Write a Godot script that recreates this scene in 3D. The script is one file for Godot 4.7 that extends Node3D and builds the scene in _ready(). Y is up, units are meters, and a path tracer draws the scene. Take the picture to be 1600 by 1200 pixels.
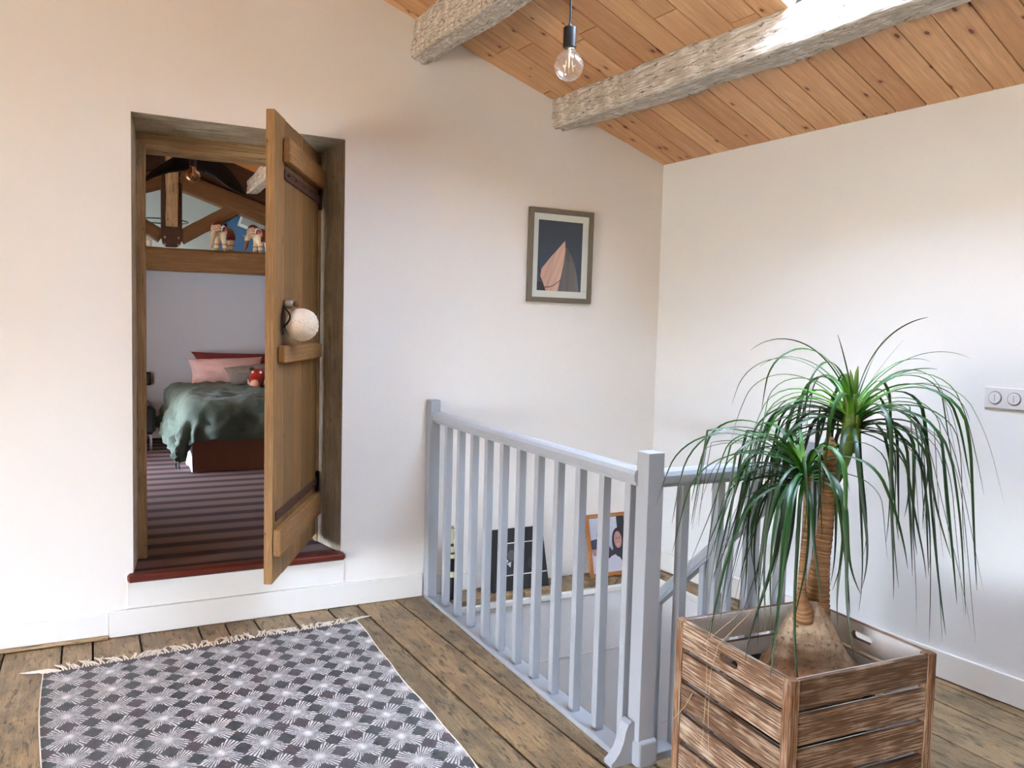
extends Node3D

const SKEW := 0.083          # the right wall and the roof run at a slight angle to the back wall
const PITCH := 0.3444        # slope of the roof
const EAVE_X := 1.451
const EAVE_Y := 2.372
const RIDGE := -2.2

var M := {}
var rng := RandomNumberGenerator.new()
var nz := FastNoiseLite.new()

# ------------------------------------------------------------------ mesh builder
class MB:
	var v := PackedVector3Array()
	var n := PackedVector3Array()
	var uv := PackedVector2Array()
	var col := PackedColorArray()
	var idx := PackedInt32Array()
	var tint := Color(1, 1, 1)

	func tri(a: Vector3, b: Vector3, c: Vector3, na: Vector3, nb: Vector3, nc: Vector3, ua := Vector2.ZERO, ub := Vector2.ZERO, uc := Vector2.ZERO) -> void:
		var i := v.size()
		if (b - a).cross(c - a).dot(na + nb + nc) > 0.0:
			v.append_array([a, c, b]); n.append_array([na, nc, nb]); uv.append_array([ua, uc, ub])
		else:
			v.append_array([a, b, c]); n.append_array([na, nb, nc]); uv.append_array([ua, ub, uc])
		col.append_array([tint, tint, tint])
		idx.append_array([i, i + 1, i + 2])

	func quad(a: Vector3, b: Vector3, c: Vector3, d: Vector3, nn: Vector3, ua := Vector2.ZERO, ub := Vector2.ZERO, uc := Vector2.ZERO, ud := Vector2.ZERO) -> void:
		tri(a, b, c, nn, nn, nn, ua, ub, uc)
		tri(a, c, d, nn, nn, nn, ua, uc, ud)

	# a box with softened edges, centred in t; u runs along its longest side, in metres
	func box(t: Transform3D, size: Vector3, bev := 0.003, uo := Vector2.ZERO, along := -1) -> void:
		var h := size * 0.5
		bev = minf(bev, minf(h.x, minf(h.y, h.z)) * 0.6)
		var la := along if along >= 0 else size.max_axis_index()
		var nb := t.basis.inverse().transposed()
		for ax in 3:
			var b := (ax + 1) % 3
			var c := (ax + 2) % 3
			for sg: float in [-1.0, 1.0]:
				var nn := Vector3.ZERO
				nn[ax] = sg
				var wn := (nb * nn).normalized()
				var p := []
				var u := []
				for k: Array in [[-1, -1], [1, -1], [1, 1], [-1, 1]]:
					var q := Vector3.ZERO
					q[ax] = sg * h[ax]
					q[b] = k[0] * (h[b] - bev)
					q[c] = k[1] * (h[c] - bev)
					p.append(t * q)
					u.append(_uv(q, ax, la) + uo)
				quad(p[0], p[1], p[2], p[3], wn, u[0], u[1], u[2], u[3])
				# the edge between this face and face b, and the corners
				for sb: float in [-1.0, 1.0]:
					var n2 := Vector3.ZERO
					n2[b] = sb
					var wn2 := (nb * n2).normalized()
					var e := []
					var eu := []
					for k: Array in [[0, -1], [0, 1], [1, 1], [1, -1]]:
						var q := Vector3.ZERO
						q[ax] = sg * (h[ax] - (bev if k[0] == 1 else 0.0))
						q[b] = sb * (h[b] - (0.0 if k[0] == 1 else bev))
						q[c] = k[1] * (h[c] - bev)
						e.append(t * q)
						eu.append(_uv(q, ax, la) + uo)
					tri(e[0], e[1], e[2], wn, wn, wn2, eu[0], eu[1], eu[2])
					tri(e[0], e[2], e[3], wn, wn2, wn2, eu[0], eu[2], eu[3])
		for sx: float in [-1.0, 1.0]:
			for sy: float in [-1.0, 1.0]:
				for sz: float in [-1.0, 1.0]:
					var s := Vector3(sx, sy, sz)
					var a := t * (s * Vector3(h.x, h.y - bev, h.z - bev))
					var b := t * (s * Vector3(h.x - bev, h.y, h.z - bev))
					var c := t * (s * Vector3(h.x - bev, h.y - bev, h.z))
					tri(a, b, c, (nb * Vector3(sx, 0, 0)).normalized(), (nb * Vector3(0, sy, 0)).normalized(), (nb * Vector3(0, 0, sz)).normalized(), uo, uo, uo)

	func _uv(q: Vector3, ax: int, la: int) -> Vector2:
		if ax == la:
			return Vector2(q[(la + 1) % 3], q[(la + 2) % 3])
		var o := 3 - ax - la
		return Vector2(q[la], q[o] + 0.37 * ax)

	# a convex board: poly is its show face, nn that face's normal, th its thickness
	func slab(poly: Array, nn: Vector3, th: float, bev: float, ud: Vector3, uo := Vector2.ZERO) -> void:
		var vd := nn.cross(ud).normalized()
		var c := Vector3.ZERO
		for p: Vector3 in poly:
			c += p
		c /= poly.size()
		var m := poly.size()
		var inn := []
		for i in m:
			var p: Vector3 = poly[i]
			var e0: Vector3 = (p - poly[(i + m - 1) % m]).normalized()
			var e1: Vector3 = (poly[(i + 1) % m] - p).normalized()
			var i0 := nn.cross(e0).normalized()
			var i1 := nn.cross(e1).normalized()
			if i0.dot(c - p) < 0: i0 = -i0
			if i1.dot(c - p) < 0: i1 = -i1
			var k := (i0 + i1)
			inn.append(p + k * (bev / maxf(0.3, 1.0 + i0.dot(i1))))
		for i in range(1, m - 1):
			tri(inn[0], inn[i], inn[i + 1], nn, nn, nn, _u2(inn[0], ud, vd, uo), _u2(inn[i], ud, vd, uo), _u2(inn[i + 1], ud, vd, uo))
			tri(poly[0] - nn * th, poly[i] - nn * th, poly[i + 1] - nn * th, -nn, -nn, -nn, _u2(inn[0], ud, vd, uo), _u2(inn[i], ud, vd, uo), _u2(inn[i + 1], ud, vd, uo))
		for i in m:
			var j := (i + 1) % m
			var a: Vector3 = poly[i]
			var b: Vector3 = poly[j]
			var o := (b - a).cross(nn).normalized()
			if o.dot(c - a) > 0: o = -o
			var ua := _u2(a, ud, vd, uo)
			var ub := _u2(b, ud, vd, uo)
			var a1 := a - nn * bev
			var b1 := b - nn * bev
			tri(inn[i], inn[j], b1, nn, nn, o, ua, ub, ub)
			tri(inn[i], b1, a1, nn, o, o, ua, ub, ua)
			quad(a1, b1, b - nn * th, a - nn * th, o, ua, ub, ub + Vector2(0, th), ua + Vector2(0, th))

	func _u2(p: Vector3, ud: Vector3, vd: Vector3, uo: Vector2) -> Vector2:
		return Vector2(p.dot(ud), p.dot(vd)) + uo

	# a grid of points with smooth normals; rows of equal length
	func grid(rows: Array, wrap := false, us := 1.0, vs := 1.0, closed := false, cols := []) -> void:
		var nr := rows.size()
		var nc: int = rows[0].size()
		var base := v.size()
		var w := nc + (1 if wrap else 0)
		var tri_i := PackedInt32Array()
		var vol := 0.0
		var nn := PackedVector3Array()
		nn.resize(nr * w)
		var acc := PackedVector3Array()
		acc.resize(nr * nc)
		for i in nr - 1:
			var r0: PackedVector3Array = rows[i]
			var r1: PackedVector3Array = rows[i + 1]
			for j in (nc if wrap else nc - 1):
				var k := (j + 1) % nc
				var a := r0[j]; var b := r0[k]; var c := r1[k]; var d := r1[j]
				var f := (c - a).cross(d - b)
				vol += a.dot((b - a).cross(c - a)) + a.dot((c - a).cross(d - a))
				acc[i * nc + j] += f; acc[i * nc + k] += f
				acc[(i + 1) * nc + j] += f; acc[(i + 1) * nc + k] += f
		var flip := closed and vol < 0.0
		for i in nr:
			for j in w:
				v.append(rows[i][j % nc])
				var q := acc[i * nc + j % nc].normalized()
				n.append(-q if flip else q)
				uv.append(Vector2(float(i) / (nr - 1) * us, float(j) / (w - 1) * vs))
				col.append(cols[i] if cols.size() else tint)
		for i in nr - 1:
			for j in w - 1:
				var a := base + i * w + j
				var b := a + 1
				var d := a + w
				var c := d + 1
				if flip: idx.append_array([a, b, c, a, c, d])
				else: idx.append_array([a, c, b, a, d, c])

	# a tube through pts with a radius at each; flat squashes it along the given direction
	func tube(pts: Array, rad: Array, sides := 10, caps := true, us := 1.0, cols := []) -> void:
		var rows := []
		var up := Vector3.UP
		var d0: Vector3 = (pts[1] - pts[0]).normalized()
		var sd := d0.cross(Vector3.UP)
		if sd.length() < 0.1: sd = d0.cross(Vector3.RIGHT)
		sd = sd.normalized()
		var c2 := cols.duplicate()
		for i in pts.size():
			var d: Vector3 = (pts[mini(i + 1, pts.size() - 1)] - pts[maxi(i - 1, 0)])
			if d.length() > 1e-7: d = d.normalized()
			else: d = d0
			sd = (sd - d * sd.dot(d)).normalized()
			up = d.cross(sd)
			var r := PackedVector3Array()
			for k in sides:
				var a := TAU * k / sides
				r.append(pts[i] + (sd * cos(a) + up * sin(a)) * rad[i])
			rows.append(r)
		if caps:
			for e in [0, pts.size() - 1]:
				var r := PackedVector3Array()
				for k in sides: r.append(pts[e])
				if e == 0:
					rows.push_front(r)
					if c2.size(): c2.push_front(c2[0])
				else:
					rows.push_back(r)
					if c2.size(): c2.push_back(c2[-1])
		var L := 0.0
		for i in pts.size() - 1: L += (pts[i + 1] - pts[i]).length()
		grid(rows, true, L * us, TAU * rad[rad.size() / 2] * us, true, c2)

	# (radius, height) pairs turned about a vertical axis through c
	func lathe(prof: Array, c := Vector3.ZERO, sides := 24) -> void:
		var rows := []
		for p: Vector2 in prof:
			var r := PackedVector3Array()
			for k in sides:
				var a := TAU * k / sides
				r.append(c + Vector3(cos(a) * p.x, p.y, sin(a) * p.x))
			rows.append(r)
		grid(rows, true, 1.0, 1.0, true)

	# a closed outline (Vector2 list) pushed from a to b; ex, ey are the outline's axes
	func extrude(outline: Array, a: Vector3, b: Vector3, ex: Vector3, ey: Vector3, caps := true) -> void:
		var m := outline.size()
		var ax := (b - a)
		var L := ax.length()
		var area := 0.0
		for i in m:
			area += outline[i].cross(outline[(i + 1) % m])
		var s := 1.0 if area > 0 else -1.0
		var per := 0.0
		for i in m:
			var p: Vector2 = outline[i]
			var q: Vector2 = outline[(i + 1) % m]
			var o := Vector2((q - p).y, -(q - p).x).normalized() * s
			var nn := (ex * o.x + ey * o.y).normalized()
			var l := (q - p).length()
			var pa := a + ex * p.x + ey * p.y
			var qa := a + ex * q.x + ey * q.y
			quad(pa, qa, qa + ax, pa + ax, nn, Vector2(0, per), Vector2(0, per + l), Vector2(L, per + l), Vector2(L, per))
			per += l
		if caps:
			var pl := PackedVector2Array(outline)
			var ti := Geometry2D.triangulate_polygon(pl)
			var d := ax.normalized()
			for k in range(0, ti.size(), 3):
				for e in 2:
					var o := a if e == 0 else b
					var w := []
					for z in 3:
						var p := pl[ti[k + z]]
						w.append(o + ex * p.x + ey * p.y)
					var nn := -d if e == 0 else d
					tri(w[0], w[1], w[2], nn, nn, nn, pl[ti[k]], pl[ti[k + 1]], pl[ti[k + 2]])

	# surface nets over a field f(p) (negative inside)
	func nets(f: Callable, bx: AABB, cell: float, cf = null) -> void:
		var nx := int(ceil(bx.size.x / cell)) + 1
		var ny := int(ceil(bx.size.y / cell)) + 1
		var nzz := int(ceil(bx.size.z / cell)) + 1
		var val := PackedFloat32Array()
		val.resize(nx * ny * nzz)
		for i in nx:
			for j in ny:
				for k in nzz:
					val[(i * ny + j) * nzz + k] = f.call(bx.position + Vector3(i, j, k) * cell)
		var at := {}
		var base := v.size()
		var corner := [Vector3i(0, 0, 0), Vector3i(1, 0, 0), Vector3i(0, 1, 0), Vector3i(1, 1, 0), Vector3i(0, 0, 1), Vector3i(1, 0, 1), Vector3i(0, 1, 1), Vector3i(1, 1, 1)]
		var edges := [[0, 1], [2, 3], [4, 5], [6, 7], [0, 2], [1, 3], [4, 6], [5, 7], [0, 4], [1, 5], [2, 6], [3, 7]]
		for i in nx - 1:
			for j in ny - 1:
				for k in nzz - 1:
					var g := []
					var neg := 0
					for c: Vector3i in corner:
						var x := val[((i + c.x) * ny + j + c.y) * nzz + k + c.z]
						g.append(x)
						if x < 0: neg += 1
					if neg == 0 or neg == 8: continue
					var sum := Vector3.ZERO
					var cnt := 0
					for e: Array in edges:
						var a: float = g[e[0]]
						var b: float = g[e[1]]
						if (a < 0) != (b < 0):
							sum += Vector3(corner[e[0]]).lerp(Vector3(corner[e[1]]), a / (a - b))
							cnt += 1
					var p := bx.position + (Vector3(i, j, k) + sum / cnt) * cell
					at[(i * ny + j) * nzz + k] = v.size()
					v.append(p)
					var h := cell * 0.5
					n.append(Vector3(f.call(p + Vector3(h, 0, 0)) - f.call(p - Vector3(h, 0, 0)), f.call(p + Vector3(0, h, 0)) - f.call(p - Vector3(0, h, 0)), f.call(p + Vector3(0, 0, h)) - f.call(p - Vector3(0, 0, h))).normalized())
					uv.append(Vector2(p.x, p.y))
					col.append(cf.call(p) if cf != null else tint)
		var st := [ny * nzz, nzz, 1]
		for i in range(1, nx - 1):
			for j in range(1, ny - 1):
				for k in range(1, nzz - 1):
					var o := (i * ny + j) * nzz + k
					for ax in 3:
						if (val[o] < 0) == (val[o + st[ax]] < 0): continue
						var s1: int = st[(ax + 1) % 3]
						var s2: int = st[(ax + 2) % 3]
						var a: int = at[o]; var b: int = at[o - s1]; var c: int = at[o - s1 - s2]; var d: int = at[o - s2]
						var fn := (v[c] - v[a]).cross(v[d] - v[b])
						if fn.dot(n[a] + n[c]) > 0: idx.append_array([a, c, b, a, d, c])
						else: idx.append_array([a, b, c, a, c, d])

	func mesh() -> ArrayMesh:
		var a := []
		a.resize(Mesh.ARRAY_MAX)
		a[Mesh.ARRAY_VERTEX] = v
		a[Mesh.ARRAY_NORMAL] = n
		a[Mesh.ARRAY_TEX_UV] = uv
		a[Mesh.ARRAY_COLOR] = col
		a[Mesh.ARRAY_INDEX] = idx
		var m := ArrayMesh.new()
		m.add_surface_from_arrays(Mesh.PRIMITIVE_TRIANGLES, a)
		return m

# ------------------------------------------------------------------ nodes
func add(called: String, b: MB, material: Material, parent: Node3D = null, label := "") -> MeshInstance3D:
	var o := MeshInstance3D.new()
	o.name = called
	o.mesh = b.mesh()
	o.material_override = material
	if label: o.set_meta("label", label)
	(parent if parent else self).add_child(o, true)
	return o

func thing(called: String, label: String, category: String, at := Vector3.ZERO, group := "") -> Node3D:
	var o := Node3D.new()
	o.name = called
	o.position = at
	add_child(o, true)
	return tag(o, label, category, group)

func tag(o: Node3D, label: String, category: String, group := "") -> Node3D:
	o.set_meta("label", label)
	o.set_meta("category", category)
	if group: o.set_meta("group", group)
	return o

func setting(called: String, label: String, category: String, at := Vector3.ZERO) -> Node3D:
	var o := thing(called, label, category, at)
	o.set_meta("kind", "structure")
	return o

func shell(called: String, b: MB, m: Material, label: String, category: String) -> MeshInstance3D:
	var o := add(called, b, m)
	tag(o, label, category)
	o.set_meta("kind", "structure")
	return o

func T(x: float, y: float, z: float, ry := 0.0, rx := 0.0, rz := 0.0) -> Transform3D:
	return Transform3D(Basis.from_euler(Vector3(rx, ry, rz)), Vector3(x, y, z))

func uo() -> Vector2:
	return Vector2(rng.randf() * 7.0, rng.randf() * 7.0)

# a bar between two points, w wide (towards side) and h high
func bar(b: MB, p: Vector3, q: Vector3, w: float, h: float, up := Vector3.UP, bev := 0.004) -> void:
	var d := (q - p)
	var x := d.normalized()
	var z := x.cross(up).normalized()
	var y := z.cross(x).normalized()
	b.box(Transform3D(Basis(x, y, z), (p + q) * 0.5), Vector3(d.length(), h, w), bev, uo())

# hand-hewn timber: stations of [centre, width, height]
func hewn(b: MB, stations: Array, side: Vector3, up: Vector3, amp: float, sd: int, per := 7, sub := 14, round_ := 0.14) -> void:
	nz.seed = sd
	nz.noise_type = FastNoiseLite.TYPE_SIMPLEX
	nz.frequency = 1.0
	var rows := []
	var total := 0.0
	var s0 := 0.0
	for i in stations.size() - 1:
		var A: Array = stations[i]
		var B: Array = stations[i + 1]
		var L: float = (B[0] - A[0]).length()
		for k in range(sub + (1 if i == stations.size() - 2 else 0)):
			var t := float(k) / sub
			var c: Vector3 = A[0].lerp(B[0], t)
			var w: float = lerpf(A[1], B[1], t)
			var h: float = lerpf(A[2], B[2], t)
			var s := s0 + L * t
			var r := PackedVector3Array()
			for e in 4:
				for m in per:
					var a := -1.0 + 2.0 * (m + 0.5) / per
					var q := [Vector2(a, -1), Vector2(1, a), Vector2(-a, 1), Vector2(-1, -a)][e] as Vector2
					var l := pow(pow(absf(q.x), 12.0) + pow(absf(q.y), 12.0), 1.0 / 12.0)
					q /= lerpf(1.0, l, 1.0 if round_ > 0 else 0.0)
					var dn := nz.get_noise_3d(s * 1.8, q.x * 1.1, q.y * 1.1 + 9.0) + 0.4 * nz.get_noise_3d(s * 2.6, q.x * 4.0, q.y * 4.0) + 0.3 * nz.get_noise_3d(s * 3.5, q.x * 12.0, q.y * 12.0)
					q += q.normalized() * dn * amp / (minf(w, h) * 0.5)
					r.append(c + side * q.x * w * 0.5 + up * q.y * h * 0.5)
			rows.append(r)
		s0 += L
	total = s0
	for e in 2:
		var r := PackedVector3Array()
		var src: PackedVector3Array = rows[0] if e == 0 else rows[-1]
		var c := Vector3.ZERO
		for p in src: c += p
		c /= src.size()
		for p in src: r.append(c)
		if e == 0: rows.push_front(r)
		else: rows.push_back(r)
	b.grid(rows, true, total, 2.0 * (stations[0][1] + stations[0][2]), true)

# a soft pillow of w x h x t in frame f
func pillow(b: MB, f: Transform3D, w: float, h: float, t: float, sd: int, ear := 0.1) -> void:
	nz.seed = sd
	nz.frequency = 1.0
	for side: float in [-1.0, 1.0]:
		var rows := []
		for i in 29:
			var r := PackedVector3Array()
			var u := -1.0 + 2.0 * i / 28.0
			for j in 21:
				var q := -1.0 + 2.0 * j / 20.0
				var x := u * (1.0 - ear * (1.0 - q * q) * u * u)
				var y := q * (1.0 - ear * (1.0 - u * u) * q * q)
				var z := pow(maxf(0.0, 1.0 - pow(absf(u), 2.6)), 0.55) * pow(maxf(0.0, 1.0 - pow(absf(q), 2.4)), 0.55)
				z += 0.22 * z * nz.get_noise_3d(u * 1.5, q * 1.5, side) + 0.16 * minf(z, 0.5) * nz.get_noise_3d(u * 5.0, q * 3.0, side + 5.0)
				r.append(f * Vector3(x * w * 0.5, y * h * 0.5, side * z * t * 0.5))
			rows.append(r)
		b.grid(rows, false, w, h)

# distance to a tapered capsule
static func cap(p: Vector3, a: Vector3, b: Vector3, ra: float, rb: float) -> float:
	var ab := b - a
	var t := clampf((p - a).dot(ab) / maxf(ab.length_squared(), 1e-9), 0.0, 1.0)
	return (p - a - ab * t).length() - lerpf(ra, rb, t)

static func ell(p: Vector3, c: Vector3, r: Vector3) -> float:
	var q := (p - c) / r
	return (q.length() - 1.0) * minf(r.x, minf(r.y, r.z))

static func smin(a: float, b: float, k: float) -> float:
	var h := maxf(k - absf(a - b), 0.0) / k
	return minf(a, b) - h * h * k * 0.25

func _ready() -> void:
	# ---- camera
	var cam := Camera3D.new()
	cam.name = "camera"
	cam.transform = Transform3D(Basis(Vector3(0.88928418, 0.02602562, 0.45661396), Vector3(0.00809563, 0.99732745, -0.07261139), Vector3(-0.45728339, 0.06826874, 0.88669683)).orthonormalized(), Vector3(-1.51386434, 1.4, 3.89187379))
	cam.fov = rad_to_deg(2.0 * atan(600.0 / 1270.0))
	cam.near = 0.05
	cam.far = 200.0
	add_child(cam)
	cam.current = true
	# ---- sky and exposure
	var env := Environment.new()
	env.background_mode = Environment.BG_SKY
	var sm := ProceduralSkyMaterial.new()
	sm.sky_top_color = Color(0.64, 0.71, 0.81)
	sm.sky_horizon_color = Color(0.78, 0.80, 0.83)
	sm.ground_bottom_color = Color(0.96, 0.91, 0.85)
	sm.ground_horizon_color = Color(0.96, 0.92, 0.87)
	sm.sky_energy_multiplier = 4.0
	sm.ground_energy_multiplier = 2.3
	var sk := Sky.new()
	sk.sky_material = sm
	env.sky = sk
	env.ambient_light_source = Environment.AMBIENT_SOURCE_SKY
	env.tonemap_mode = Environment.TONE_MAPPER_LINEAR
	env.tonemap_exposure = 5.2
	env.sdfgi_enabled = true
	env.ssao_enabled = true
	env.ssil_enabled = true
	var we := WorldEnvironment.new()
	we.name = "world_environment"
	we.environment = env
	add_child(we)

	rng.seed = 2024
	make_materials()
	M.leaf_sheath = mat(Color(0.36, 0.47, 0.15), 0.55)
	M.dry = mat(Color(0.72, 0.62, 0.48), 0.8)
	build_setting()
	build_bedroom()
	build_beams()
	build_door()
	build_railings()
	build_rug()
	build_crate()
	build_palm()
	build_pictures()
	pendant("clear globe bulb hanging on a black cord before the pine ceiling", Vector3(-0.098, 2.277, 1.5), 0.0485, roof_y(-0.098 - SKEW * 1.5), M.bulb, 0.0035)
	build_truss()
	build_crescent()
	pendant("amber globe bulb hanging in front of the black crescent", Vector3(-0.92, 2.355, -1.95), 0.047, bed_roof(-0.92), M.amber, 0.003)
	elephant("painted wooden elephant on the tie beam turned towards viewer, red headdress", Vector3(-0.392, 2.068, -4.38), -2.35, 1)
	elephant("painted wooden elephant on the tie beam in profile, pink ear", Vector3(-0.03, 2.07, -4.38), -2.84, 2)
	build_bed()

# ------------------------------------------------------------------ materials
func lin(r: float, g: float, b: float) -> Color:
	return Color(r, g, b).srgb_to_linear()

func noise_img(w: int, h: int, freq: float, sd: int, sx := 1, sy := 1, oct := 4) -> PackedByteArray:
	var f := FastNoiseLite.new()
	f.noise_type = FastNoiseLite.TYPE_SIMPLEX_SMOOTH
	f.frequency = freq
	f.seed = sd
	f.fractal_octaves = oct
	var im := f.get_seamless_image(maxi(8, w / sx), maxi(8, h / sy), false, false, 0.15, true)
	im.convert(Image.FORMAT_L8)
	if im.get_width() != w or im.get_height() != h:
		im.resize(w, h, Image.INTERPOLATE_CUBIC)
	return im.get_data()

func tex(im: Image) -> ImageTexture:
	im.generate_mipmaps()
	return ImageTexture.create_from_image(im)

# timber: grain along u, knots, blotches. Returns [colour, normal]
func wood(w: int, h: int, dark: Color, light: Color, knot: Color, knots: int, sd: int, blot: Color, blot_amt := 0.5, cracks := 0.0, contrast := 1.0, worn := Color.TRANSPARENT, worn_amt := 0.0, nscale := 3.0) -> Array:
	var g1 := noise_img(w, h, 0.045, sd, 24, 1, 3)
	var g2 := noise_img(w, h, 0.16, sd + 1, 44 if cracks > 0.9 and cracks < 1.0 else 12, 1, 2)
	var b1 := noise_img(w, h, 0.02, sd + 2, 4, 4, 4)
	var w1 := noise_img(w, h, 0.05, sd + 3, 5 if cracks >= 1.0 else 18, 1, 4)
	var b2 := noise_img(w, h, 0.022, sd + 5, 2, 1, 5)
	var g3 := noise_img(w, h, 0.15, sd + 4, 32, 1, 3)
	var k := RandomNumberGenerator.new()
	k.seed = sd
	var km := PackedFloat32Array()
	km.resize(w * h)
	for i in knots:
		var cx := k.randi() % w
		var cy := k.randi() % h
		var r := k.randf_range(0.0035, 0.0085) * w * 0.55
		var ex := k.randf_range(1.1, 2.4)
		var R := int(r * 4.0)
		for y in range(-R, R + 1):
			for x in range(-int(R * ex), int(R * ex) + 1):
				var d := sqrt(x * x / (ex * ex) + y * y) / r
				var q := posmod(cy + y, h) * w + posmod(cx + x, w)
				var a := smoothstep(1.25, 0.75, d) + 0.35 * smoothstep(3.2, 1.0, d) * (0.6 + 0.4 * sin(d * 9.0))
				km[q] = maxf(km[q], minf(a, 1.0))
	var out := PackedByteArray()
	out.resize(w * h * 3)
	var hh := PackedByteArray()
	hh.resize(w * h)
	for i in w * h:
		var t := (g1[i] * 0.55 + g2[i] * 0.45) / 255.0
		t = clampf((t - 0.5) * contrast + 0.5, 0.0, 1.0)
		var c := dark.lerp(light, t)
		var bb := smoothstep(0.42, 0.75, b1[i] / 255.0) * blot_amt
		c = c.lerp(blot, bb)
		if worn_amt > 0.0:
			c = c.lerp(worn, 0.78 * smoothstep(1.0 - worn_amt - 0.14, 1.0 - worn_amt + 0.14, (b1[(i + w * 91) % (w * h)] * 0.3 + g3[i] * 0.6 + g2[i] * 0.1) / 255.0))
		var height := t
		if cracks > 0.0:
			var cr := smoothstep(0.035, 0.0, absf(w1[i] / 255.0 - 0.5)) * smoothstep(0.45, 0.6, g1[(i + w * 37) % (w * h)] / 255.0) * cracks
			c = c.lerp(dark * 0.55, cr)
			height -= cr
			if cracks >= 1.0:
				var sm := smoothstep(0.60, 0.78, b2[i] / 255.0) * (0.55 + 0.45 * smoothstep(0.4, 0.6, w1[i] / 255.0))
				sm = maxf(sm, 0.5 * smoothstep(0.03, 0.0, absf(b2[i] / 255.0 - 0.47)) * smoothstep(0.45, 0.6, b1[i] / 255.0))
				c = c.lerp(dark * 0.5, sm * 0.75)
		c = c.lerp(knot, km[i])
		out[i * 3] = int(clampf(c.r, 0, 1) * 255)
		out[i * 3 + 1] = int(clampf(c.g, 0, 1) * 255)
		out[i * 3 + 2] = int(clampf(c.b, 0, 1) * 255)
		hh[i] = int(clampf(height * 0.8 + 0.1, 0, 1) * 255)
	var n := Image.create_from_data(w, h, false, Image.FORMAT_L8, hh)
	n.convert(Image.FORMAT_RGBA8)
	n.bump_map_to_normal_map(nscale)
	return [tex(Image.create_from_data(w, h, false, Image.FORMAT_RGB8, out)), tex(n)]

# blotched bark with dark specks: [colour, normal]
func mottled(a: Color, c: Color, spot: Color) -> Array:
	var n1 := noise_img(512, 512, 0.012, 201, 1, 1, 5)
	var n2 := noise_img(512, 512, 0.045, 202, 1, 1, 3)
	var n3 := noise_img(512, 512, 0.05, 203, 4, 1, 4)
	var out := PackedByteArray()
	out.resize(512 * 512 * 3)
	var hh := PackedByteArray()
	hh.resize(512 * 512)
	for i in 512 * 512:
		var q := a.lerp(c, smoothstep(0.25, 0.75, n1[i] / 255.0 * 0.65 + n3[i] / 255.0 * 0.35))
		var sp := smoothstep(0.70, 0.80, n2[i] / 255.0)
		q = q.lerp(spot, sp * 0.75)
		out[i * 3] = int(q.r * 255)
		out[i * 3 + 1] = int(q.g * 255)
		out[i * 3 + 2] = int(q.b * 255)
		hh[i] = int(clampf(n3[i] * 0.6 + n2[i] * 0.3 - sp * 60.0, 0, 255))
	var n := Image.create_from_data(512, 512, false, Image.FORMAT_L8, hh)
	n.convert(Image.FORMAT_RGBA8)
	n.bump_map_to_normal_map(5.0)
	return [tex(Image.create_from_data(512, 512, false, Image.FORMAT_RGB8, out)), tex(n)]

func pix(w: int, h: int, fn: Callable) -> ImageTexture:
	var out := PackedByteArray()
	out.resize(w * h * 3)
	for y in h:
		for x in w:
			var c: Color = fn.call((x + 0.5) / w, (y + 0.5) / h)
			var i := (y * w + x) * 3
			out[i] = int(clampf(c.r, 0, 1) * 255)
			out[i + 1] = int(clampf(c.g, 0, 1) * 255)
			out[i + 2] = int(clampf(c.b, 0, 1) * 255)
	return tex(Image.create_from_data(w, h, false, Image.FORMAT_RGB8, out))

func mat(c: Color, rough := 0.6, t: Array = [], sc := Vector3.ONE, metal := 0.0) -> StandardMaterial3D:
	var m := StandardMaterial3D.new()
	m.albedo_color = c
	m.roughness = rough
	m.metallic = metal
	if t.size():
		m.albedo_texture = t[0]
		m.uv1_scale = sc
		if t.size() > 1:
			m.normal_enabled = true
			m.normal_texture = t[1]
			m.normal_scale = 0.6
	return m

func bumpy(m: StandardMaterial3D, freq: float, strength: float, scale := 1.0, sd := 3) -> StandardMaterial3D:
	var im := Image.create_from_data(512, 512, false, Image.FORMAT_L8, noise_img(512, 512, freq, sd, 1, 1, 5))
	im.convert(Image.FORMAT_RGBA8)
	im.bump_map_to_normal_map(strength)
	m.normal_enabled = true
	m.normal_texture = tex(im)
	m.normal_scale = 1.0
	m.uv1_triplanar = true
	m.uv1_scale = Vector3.ONE * scale
	return m

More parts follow.
